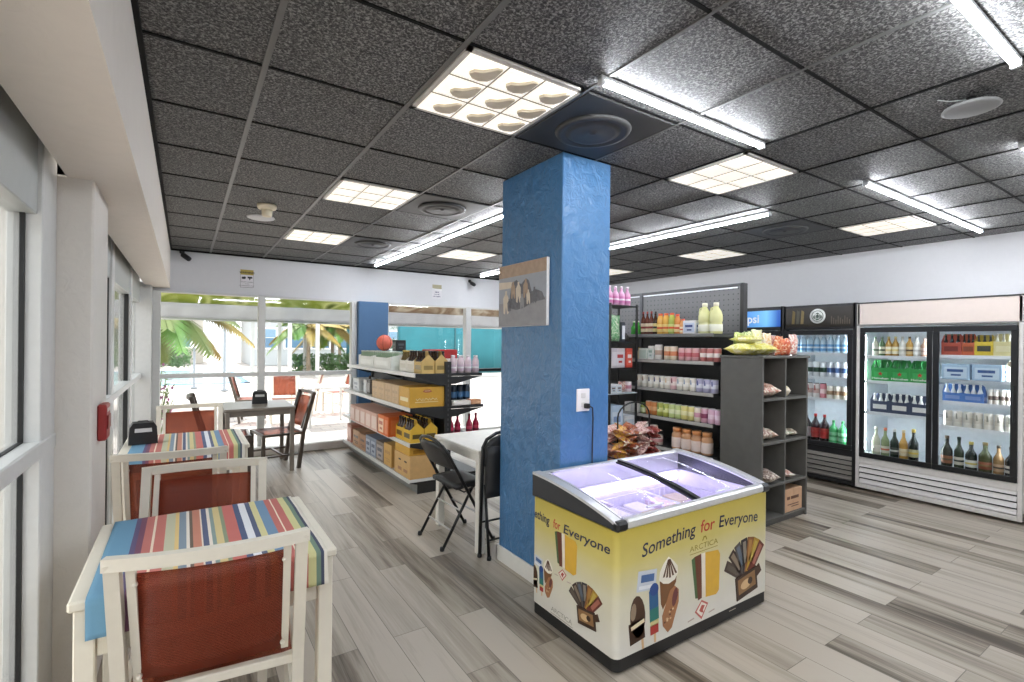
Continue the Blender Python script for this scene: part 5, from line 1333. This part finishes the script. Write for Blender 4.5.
row([('dark and red beer pack', 'beer carrier', P('carrier', col='#b0503a', glass='#2a2018', cap='#5a6a4a', panel='#7a3428', h=.13, hh=.20, pw=.045), .14)] * 1 + [('dark orange beer pack', 'beer carrier', P('carrier', col='#c2603a', glass='#241c16', cap='#3a3a34', panel='#8a4a30', h=.13, hh=.20, pw=.03), .095)] + [('yellow beer pack with dark emblem', 'beer carrier', P('carrier', col='#d6bc34', glass='#3a3a30', cap='#6a6a5c', panel='#3a3c30', h=.14, hh=.19, pw=.04), .125), ('pale yellow pack', 'beer carrier', P('carrier', col='#d9d09a', glass='#d9d9cc', cap='#c9c9bc', panel='#e3dcb4', h=.14, hh=.20, pw=.04), .125)],
    (6.03, 1.705, 1.432), DN, 'top shelf, right door of the white cooler', g)
row([('light blue beer case', 'beer case', P('box', w=.20, d=.25, h=.14, col='#a9c4dc', panel='#c9dcec', marks='#3a5a94', name='beer_case'), .215)] * 2 + [('cream beer pack', 'beer carrier', P('carrier', col='#e3dcc4', glass='#4a3a24', cap='#e3e0d0', panel='#d9cfae', h=.14, hh=.19, pw=.034), .11)],
    (6.07, 1.70, 1.212), DN, 'second shelf, right door of white cooler', g)
row([('blue beer carrier', 'beer carrier', P('carrier', col='#4a74b4', glass='#cfd3d6', cap='#e3e6e6', panel='#7a90c0', h=.09, hh=.165, pw=.046), .145)] * 2 + [('', '', None, .02)] + [('white wrapped can pack', 'can pack', P('canpack', n=2, col='#e3ddd2', band='#6a5a50', h=.135, pw=.036), .08)] * 2,
    (6.05, 1.70, 1.002), DN, 'third shelf, right door of white cooler', g)
row([('white drink carton bottle', 'bottle', P('can', h=.145, r=.033, col='#e0dcd2', band='#cfc9be', lid='#e6e3dc', spot='#8a8a80', name='bottle'), .071)] * 7, (6.03, 1.70, .770), DN, 'fourth shelf, right door of white cooler', g)
row([('dark wine bottle with brown label', 'wine bottle', wine('#2a2c22', '#5a4a30', '#8a5a3c', .29, .042), .095), ('dark green wine bottle', 'wine bottle', wine('#2c3a28', '#24342a', '#d9d6c6', .29, .036), .08), ('squat wine bottle with gold neck', 'wine bottle', wine('#1e2620', '#c9b860', '#d9dcd4', .26, .042), .092), ('olive wine bottle with rusty label', 'wine bottle', wine('#4a5030', '#7a6a40', '#8a4a30', .27, .046), .10), ('tan wine bottle', 'wine bottle', wine('#a08058', '#4a4030', '#c0a080', .26, .036), .076), ('black wine bottle with white label', 'wine bottle', wine('#26282a', '#26282a', '#dcd6cc', .26, .042), .09)],
    (6.02, 1.715, .387), DN, 'the floor of the white cooler, right door', g)

# --- black cooler contents
g = 'drinks in the black single-door cooler'
row([('clear water bottle with blue label', 'bottle', P('bottle', h=.20, r=.033, col='#c4dcec', cap='#dfe9f2', label='#6aa2d0', sh=.66, nr=.5), .073)] * 8, (6.04, 3.10, 1.432), DN, 'top shelf of the black cooler', g)
row([('dark green and white can', 'can', P('can', h=.17, r=.033, col='#dfe3e6', band='#2f4a3c', lid='#cfd3d6'), .073)] * 5 + [('blue and white can', 'can', P('can', h=.17, r=.033, col='#dfe3ea', band='#4a6494', lid='#cfd3d6'), .073)] * 3, (6.04, 3.10, 1.160), DN, 'second shelf of the black cooler', g)
row([('white and red drink can', 'can', P('can', h=.165, r=.033, col='#e6e3e0', band='#c9a8a0', lid='#2a2a2c', spot='#9a3a3a'), .073)] * 4 + [('pink drink can', 'can', P('can', h=.165, r=.033, col='#d98a94', band='#ecd0d0', lid='#2a2a2c'), .073)] + [('white and brown drink can', 'can', P('can', h=.145, r=.035, col='#e3dcd0', band='#9a7a5c', lid='#d9d6d0'), .076)] * 3, (6.04, 3.10, .922), DN, 'third shelf of the black cooler', g)
row([('cola bottle with white label', 'bottle', P('bottle', h=.30, r=.045, col='#2a1612', cap='#c9c9c9', label='#c9c2c6', sh=.6, nr=.3), .096)] * 2 + [('cola bottle with red label', 'bottle', P('bottle', h=.30, r=.045, col='#2e1410', cap='#b83430', label='#b0403c', sh=.6, nr=.3), .096)] * 2 + [('green soda bottle', 'bottle', P('bottle', h=.25, r=.043, col='#4aae6a', cap='#3f9a5c', label='#8ad0a0', sh=.6, nr=.3), .092)] * 2, (6.04, 3.09, .437), DN, 'the floor of the black cooler', g)

# ---------------------------------------------------------------- cubby bookcase, pastry packs
r = thing('cubby_shelf', 'charcoal wooden cubby shelf of eight compartments holding pastries', 'shelf unit', (4.305, 2.46, 0))
X0, X1, Y0, Y1, t = -.365, .365, -.19, .19, .022
m = MB(); m.box(X0, Y0, 0, X0 + t, Y1, 1.40, CHAR, .002); m.build('side_panel', r)
m = MB(); m.box(X1 - t, Y0, 0, X1, Y1, 1.40, CHAR, .002); m.build('side_panel', r)
m = MB(); m.box(X0 - .012, Y0 - .012, 1.40, X1 + .012, Y1, 1.42, CHAR, .003); m.build('top_panel', r)
m = MB(); m.box(X0 + t, Y1 - .01, .05, X1 - t, Y1 - .002, 1.40, mat('#383836', .55)); m.build('back_panel', r)
m = MB(); m.box(-.009, Y0 + .004, .06, .009, Y1 - .01, 1.40, CHAR, .002); m.build('divider', r)
for z in (.06, .345, .70, 1.065):
    m = MB(); m.box(X0 + t, Y0 + .002, z - .022, X1 - t, Y1 - .01, z, CHAR, .002); m.build('shelf', r)
m = MB(); m.box(X0 + t, Y0 + .02, 0, X1 - t, Y0 + .035, .04, CHAR); m.build('plinth', r)
g = 'packed pastries in the charcoal cubby shelf'
def pack(x, y, z, w, h, t_, col, mark, lab, seed, rz=0.2, cat='pastry pack'):
    put(P('bag', w=w, h=h, t=t_ * 1.35, col=col, mark=mark, lie=True, seed=seed), (4.305 + x, 2.46 + y, z + .002), rz, lab, cat, g)
pack(-.25, -.06, 1.065, .15, .22, .08, '#e3d6c6', '#b8503c', 'cream and red pastry pack front left in the top left compartment', 31, PI / 2)
pack(-.12, -.07, 1.065, .16, .20, .085, '#e6dccf', '#c07a60', 'cream pastry pack beside the divider in the top left compartment', 32, 1.2)
pack(.075, -.13, 1.065, .10, .10, .07, '#e6cf9a', '#e9e6dc', 'single buttery pastry in the top right compartment', 33, .4)
pack(-.25, -.06, .70, .16, .22, .09, '#ddd0c0', '#8a4a3a', 'pale pastry pack, left one in the second left compartment', 34, PI / 2)
pack(-.12, -.06, .70, .17, .20, .07, '#e0d8c8', '#a06a50', 'pale pastry pack, right one in the second left compartment', 35, 1.0)
pack(.11, -.06, .70, .15, .20, .06, '#e3dcd0', '#7a8a5c', 'cream wrap with green print in the second right compartment', 36, 1.3)
pack(.25, -.08, .70, .13, .14, .045, '#d9d0c4', '#8a7a60', 'small wrap at the right end of the second right compartment', 37, .6)
put(P('box', w=.12, d=.07, h=.21, col='#e0ddd8', panel='#eceae6', name='carton'), (4.02, 2.40, .345), PI / 2, 'tall white carton in the third left compartment of the cubby', 'carton')
pack(-.19, -.10, .345, .17, .22, .085, '#d9cfc4', '#6a4a3c', 'crumpled brown-printed pack in the third left compartment', 38, 1.4)
pack(.13, -.08, .345, .18, .16, .05, '#e3dcd3', '#b86a50', 'flat cream pack in the third right compartment', 39, .9)
put(P('box', w=.30, d=.26, h=.195, col='#cfa886', marks='#6a4634', tape='#c09874', name='carton'), (4.475, 2.42, .06), PI / 2, 'tan printed cardboard carton in the bottom right compartment', 'carton')
g = 'snack bags standing on top of the cubby shelf'
rs = random.Random(12)
def stand(n, x, y, w, h, col, mark, lab, seed, t_=.07):
    put(P('bag', w=w, h=h, t=t_, col=col, mark=mark, seed=seed), (4.305 + x, 2.46 + y, 1.422), PI / 2 + rs.uniform(-.12, .12), lab, 'snack bag', g)
fl = 'pale yellow chip bag, %s from left along the cubby top front'
for k in range(3): pack_x = -.30 + .155 * k; put(P('bag', w=.15, h=.24, t=.10, col='#e3de9a', mark='#d9d04c', lie=True, seed=41 + k), (4.305 + pack_x, 2.50, 1.425), PI / 2 + .1 * k, fl % ORD[k], 'snack bag', g)
put(P('bag', w=.15, h=.24, t=.07, col='#e9e6b4', mark='#c9c840', lie=True, seed=44), (4.085, 2.50, 1.524), 1.4, 'pale yellow chip bag lying on top of the other yellow ones', 'snack bag', g)
stand(0, -.16, .15, .14, .20, '#d9e08a', '#7a9a3c', 'yellow-green snack bag standing at the back left of cubby top', 45)
stand(1, -.02, .15, .14, .21, '#dfe6a0', '#4a7a34', 'yellow-green snack bag standing behind the yellow bags, middle', 46)
stand(2, .15, -.04, .14, .17, '#e0a070', '#d0502c', 'orange snack bag standing right of the pale yellow ones', 47)
stand(3, .10, .14, .15, .23, '#dfe08c', '#e9e9d9', 'tall pale green snack bag behind the orange one', 48)
stand(4, .23, -.06, .12, .15, '#dc8a5c', '#b8402c', 'red-orange snack bag beside the white bags on cubby top', 49)
stand(5, .23, .12, .14, .20, '#ece4d0', '#d9b060', 'cream snack bag at the back right of cubby top', 50)
stand(6, .31, -.08, .12, .19, '#ece6dc', '#c96a5a', 'white snack bag at the right front corner of cubby top', 51)
stand(7, .32, .12, .11, .18, '#c9a08a', '#a8504c', 'brownish snack bag at the right rear corner of cubby top', 52)

# ---------------------------------------------------------------- outside
m = MB(); m.box(-40, 7.62, -.20, 60, 75, -.02, paver_mat()); m.box(-40, -8, -.20, -.62, 7.62, -.02, paver_mat()); struct('ground', m, 'pale sunlit paved patio around the building', 'ground')
m = MB(); m.box(-5.2, -6, -.02, -5.0, 6.5, 2.7, mat('#cfc4b4', .8)); struct('wall_outside', m, 'beige neighbouring wall outside the near left window', 'wall')
def awning(x0, x1, label, cols, seed):
    r = thing('window_awning', label, 'awning', ((x0 + x1) / 2, 8.0, 0)); w = (x1 - x0) / 2
    fm = pattern_mat('awning_print_%d' % seed, cols, 1.6, .8, .6); vm = pattern_mat('valance_cloth_%d' % seed, ['#c3c3c6', '#d0d0d2'], 2, .8, .5)
    m = MB(); m.sheet(lambda u, v: ((2 * u - 1) * w, -.36 + .72 * v, 2.42 - .39 * v), 8, 4, fm, .006); m.build('canopy', r)
    m = MB(); m.sheet(lambda u, v: ((2 * u - 1) * w, .36 + .006 * math.sin(40 * u), 2.03 - .24 * v), 40, 3, vm, .005, (0, -1, 0)); m.build('valance', r)
    m = MB(); m.tube([(-w, .36, 1.80), (w, .36, 1.80)], .016, ALUG, 8); m.build('hem_bar', r)
    m = MB()
    for s in (-1, 1): m.tube([(s * w * .97, -.36, 1.95), (s * w * .97, .36, 2.05)], .012, ALU, 6)
    m.build('arm', r)
awning(-1.2, 2.35, 'green printed awning with white valance outside far left window', ['#a3a76a', '#7f8a3c', '#b5b68e', '#5f6a30'], 1)
awning(2.45, 6.0, 'beige printed awning with white valance outside the far right window', ['#aaa294', '#85735f', '#b5aea2', '#6a6056'], 2)
def fence(x0, x1, y, label):
    r = thing('screen_fence', label, 'fence', ((x0 + x1) / 2, y, 0)); w = (x1 - x0) / 2
    m = MB(); m.sheet(lambda u, v: ((2 * u - 1) * w, .05 * math.sin(u * 40), .1 + 2.4 * v), 60, 2, mat('#2c6f78', .8, var=.14, scale=1.2), .01, (0, -1, 0)); m.build('screen_cloth', r)
    n = max(1, int(2 * w / 2.4))
    for k in range(n + 1): m = MB(); m.tube([(-w + 2 * w * k / n, -.06, 0), (-w + 2 * w * k / n, -.06, 2.55)], .03, mat('#2c5a60', .5), 8); m.build('post', r)
fence(7.6, 18.5, 20.5, 'teal screened fence beyond the patio, right stretch')
fence(7.2, 9.2, 27, 'distant teal screened fence stub left of the blue pier')
m = MB(); gl = mat('#d6dde0', .5); r = thing('pool', 'swimming pool with a blue tiled rim on the patio', 'pool', (0, 24, 0))
m.box(-4.0, -4.6, -.02, 2.3, 5.0, .02, mat('#e3e0dc', .7)); m.build('coping', r)
m = MB()
for q in ((-3.7, -4.3, 1.95, -4.1), (-3.7, 4.5, 1.95, 4.7), (1.75, -4.3, 1.95, 4.7), (-3.7, -4.3, -3.5, 4.7)): m.box(q[0], q[1], .0, q[2], q[3], .045, mat('#2f6a9c', .4))
m.build('rim_tiles', r)
m = MB(); m.box(-3.5, -4.1, .0, 1.75, 4.5, .03, mat('#bcd3dc', .08, var=.08, scale=1.5)); m.build('water', r)
def palm(x, y, h, label, seed, n=15, L=2.2, tint='#5f7a2c', bend=0):
    o = random.Random(seed); r = thing('palm_tree', label, 'palm tree', (x, y, 0))
    m = MB(); m.tube([(bend * (k / 8) ** 2, 0, h * k / 8) for k in range(9)], [.10 - .04 * k / 8 for k in range(9)], mat('#8a7a68', .9, var=.15, scale=4), 10); m.build('trunk', r)
    gm = [mat(tint, .6, var=.2, scale=3), mat('#94803a', .7, var=.2, scale=3), mat('#55802e', .6, var=.2, scale=3)]
    m = MB()
    for k in range(n):
        a = 2 * PI * k / n + o.uniform(-.2, .2); el = o.uniform(.1, 1.0); ln = L * o.uniform(.8, 1.1); pts = []
        for i in range(9):
            t = i / 8; rr = ln * t * math.cos(el * .6); z = h + ln * (t * math.sin(el) * .8 - t * t * (.55 + .3 * (1 - el)))
            pts.append(Vector((bend + math.cos(a) * rr, math.sin(a) * rr, z)))
        mt = gm[o.choice((0, 0, 2, 1))]; m.tube(pts, [.02 * (1 - .08 * i) for i in range(9)], mt, 5)
        side = Vector((-math.sin(a), math.cos(a), 0))
        for i in range(1, 9):
            for f in (0, .2, .4, .6, .8):
                p = pts[i - 1].lerp(pts[i], f + .1); q = (pts[i] - pts[i - 1]).normalized(); l2 = L * .27 * math.sin(PI * min(.97, (i + f) / 9.2) ** .8) + .08
                for s in (-1, 1):
                    tip = p + side * s * l2 * .75 + q * l2 * .45 - Vector((0, 0, l2 * .45)); wv = q * .042 * L / 2
                    m.add([p - wv, p + wv, tip, (p + tip) / 2 + wv * .9], [(0, 1, 3), (0, 3, 2)], mt)
    m.build('fronds', r)
palm(-.75, 12.6, 2.25, 'near palm whose drooping fronds hang in far left window', 1, 26, 2.2, '#5a6a28')
palm(4.7, 24, 2.15, 'palm right of the white pergola', 2, 14, 1.9)
palm(6.0, 25, 2.25, 'palm between the pergola and the teal fence stub', 3, 14, 1.9)
palm(7.6, 30, 2.5, 'far palm above the teal fence stub', 4, 14, 2.0, '#5f8a34')
def pergola(x, y, w, d, h, label):
    r = thing('pergola', label, 'pergola', (x, y, 0)); wt = mat('#b9b8b4', .6)
    for i in range(4):
        for s in (-1, 1): m = MB(); px = -w / 2 + w * i / 3; m.box(px - .07, s * d / 2 - .07, 0, px + .07, s * d / 2 + .07, h, wt); m.build('post', r)
    m = MB(); 
    for s in (-1, 1): m.box(-w / 2 - .3, s * d / 2 - .06, h, w / 2 + .3, s * d / 2 + .06, h + .22, wt)
    for k in range(12): px = -w / 2 + w * k / 11; m.box(px - .04, -d / 2 - .3, h + .22, px + .04, d / 2 + .3, h + .34, wt)
    m.build('roof_beams', r)
pergola(3.0, 23, 3.2, 2.6, 2.35, 'white pergola standing beyond the pool')
def house(x0, x1, y, d, h, wall, label, nw):
    r = thing('building', label, 'building', ((x0 + x1) / 2, y, 0)); w = (x1 - x0) / 2
    m = MB(); m.box(-w, 0, 0, w, d, h, mat(wall, .8)); m.build('walls', r)
    m = MB(); m.box(-w - .4, -.4, h, w + .4, d + .4, h + .35, mat('#e3e3e3', .7)); m.build('roof', r)
    for k in range(nw):
        cx = -w + 2 * w * (k + .5) / nw
        f = MB(); f.box(cx - .62, -.06, 1.0, cx + .62, .02, 2.35, mat('#eceae6', .6)); q = f.build('window', r)
        f = MB(); f.box(cx - .52, -.08, 1.1, cx + .52, -.05, 1.7, mat('#5f7f9a', .2)); f.box(cx - .52, -.08, 1.74, cx + .52, -.05, 2.25, mat('#7f9cb4', .2)); f.build('pane', q)
house(3.4, 13, 34, 7, 3.1, '#b4b8ba', 'low white building with blue windows behind the palms', 6)
house(-9, 1.0, 38, 7, 3.6, '#b0a99e', 'pale low building behind the near palm, left', 5)
def hedge(x, y, w, d, h, label, col, seed):
    o = random.Random(seed); m = MB(); gm = mat(col, .8, var=.25, scale=6)
    for k in range(70):
        cx, cy = o.uniform(-w / 2, w / 2), o.uniform(-d / 2, d / 2); rr = o.uniform(.05, .09) * h / .7; m.ball((cx, cy, o.uniform(rr * .6, h - rr * .6)), rr, gm, 8, 5)
        for j in range(46):
            a, b = o.uniform(0, 2 * PI), o.uniform(-.4, 1.4); p = Vector((cx + 2 * rr * math.cos(a) * math.cos(b), cy + 2 * rr * math.sin(a) * math.cos(b), o.uniform(.02, h))); t = Vector((o.uniform(-1, 1), o.uniform(-1, 1), o.uniform(0, 1))) * .09
            m.add([p, p + t + Vector((.03, 0, 0)), p + t * 1.7, p + t - Vector((.03, 0, 0))], [(0, 1, 2, 3)], gm)
    ob = m.build('hedge', None, (x, y, -.02)); tag(ob, label, 'hedge')
hedge(6.2, 24.6, 4.0, .9, .9, 'clipped green hedge below the palms', '#4c6a3c', 3)
hedge(-1.6, 33, 3.5, .9, 1.0, 'green hedge behind the near palm', '#55784a', 4)
hedge(13.5, 24, 12, 1.5, 3.3, 'tall greenery rising behind the teal fence', '#5c7a66', 6)
r = thing('flowering_shrub', 'small purple shrub right outside the left corner of far window', 'shrub', (-.32, 8.75, -.02))
o = random.Random(9); m = MB(); f = MB(); gm, pm = mat('#6a7a4c', .8), mat('#8a4a78', .7)
for k in range(26):
    a, e = o.uniform(0, 2 * PI), o.uniform(.5, 1.4); p = Vector((.25 * math.cos(a) * math.cos(e), .25 * math.sin(a) * math.cos(e), 1.12 * math.sin(e) * o.uniform(.7, 1.05))); m.tube([(0, 0, 0), p * .5 + Vector((0, 0, .1)), p], .006, gm, 4)
    for j in range(9):
        q = p * o.uniform(.45, 1) + Vector((o.uniform(-.06, .06), o.uniform(-.06, .06), o.uniform(-.03, .06))); t = Vector((o.uniform(-1, 1), o.uniform(-1, 1), o.uniform(-.2, 1))) * .05
        (f if o.random() < .55 else m).add([q, q + t + Vector((.018, 0, 0)), q + t * 1.8, q + t - Vector((.018, 0, 0))], [(0, 1, 2, 3)], pm if o.random() < .55 else gm)
m.build('stems', r); f.build('blossom', r)
def lamp_post(x, y, h, label):
    r = thing('lamp_post', label, 'lamp post', (x, y, -.02)); g_ = mat('#8a8f94', .4, .4)
    m = MB(); m.lathe([(.10, 0), (.10, .05), (.04, .08), (.032, h)], g_, 10); m.build('pole', r)
    m = MB(); m.ball((0, 0, h + .1), .12, mat('#e6e6e6', .4), 12, 8); m.build('globe', r)
lamp_post(1.0, 17.2, 2.3, 'thin grey lamp post beside the pool, left of pergola')
lamp_post(.25, 18.5, 1.3, 'short grey lamp post at pool edge behind the near palm')
r = thing('patio_table', 'low white patio table outside between the red chairs', 'table', (2.2, 9.6, -.02))
wt = mat('#dcdad6', .5); m = MB(); m.box(-.4, -.4, .68, .4, .4, .71, wt, .006); m.build('tabletop', r)
for a in (-1, 1):
    for b in (-1, 1): m = MB(); m.box(a * .37, b * .37, 0, a * .33, b * .33, .68, wt); m.build('leg', r)
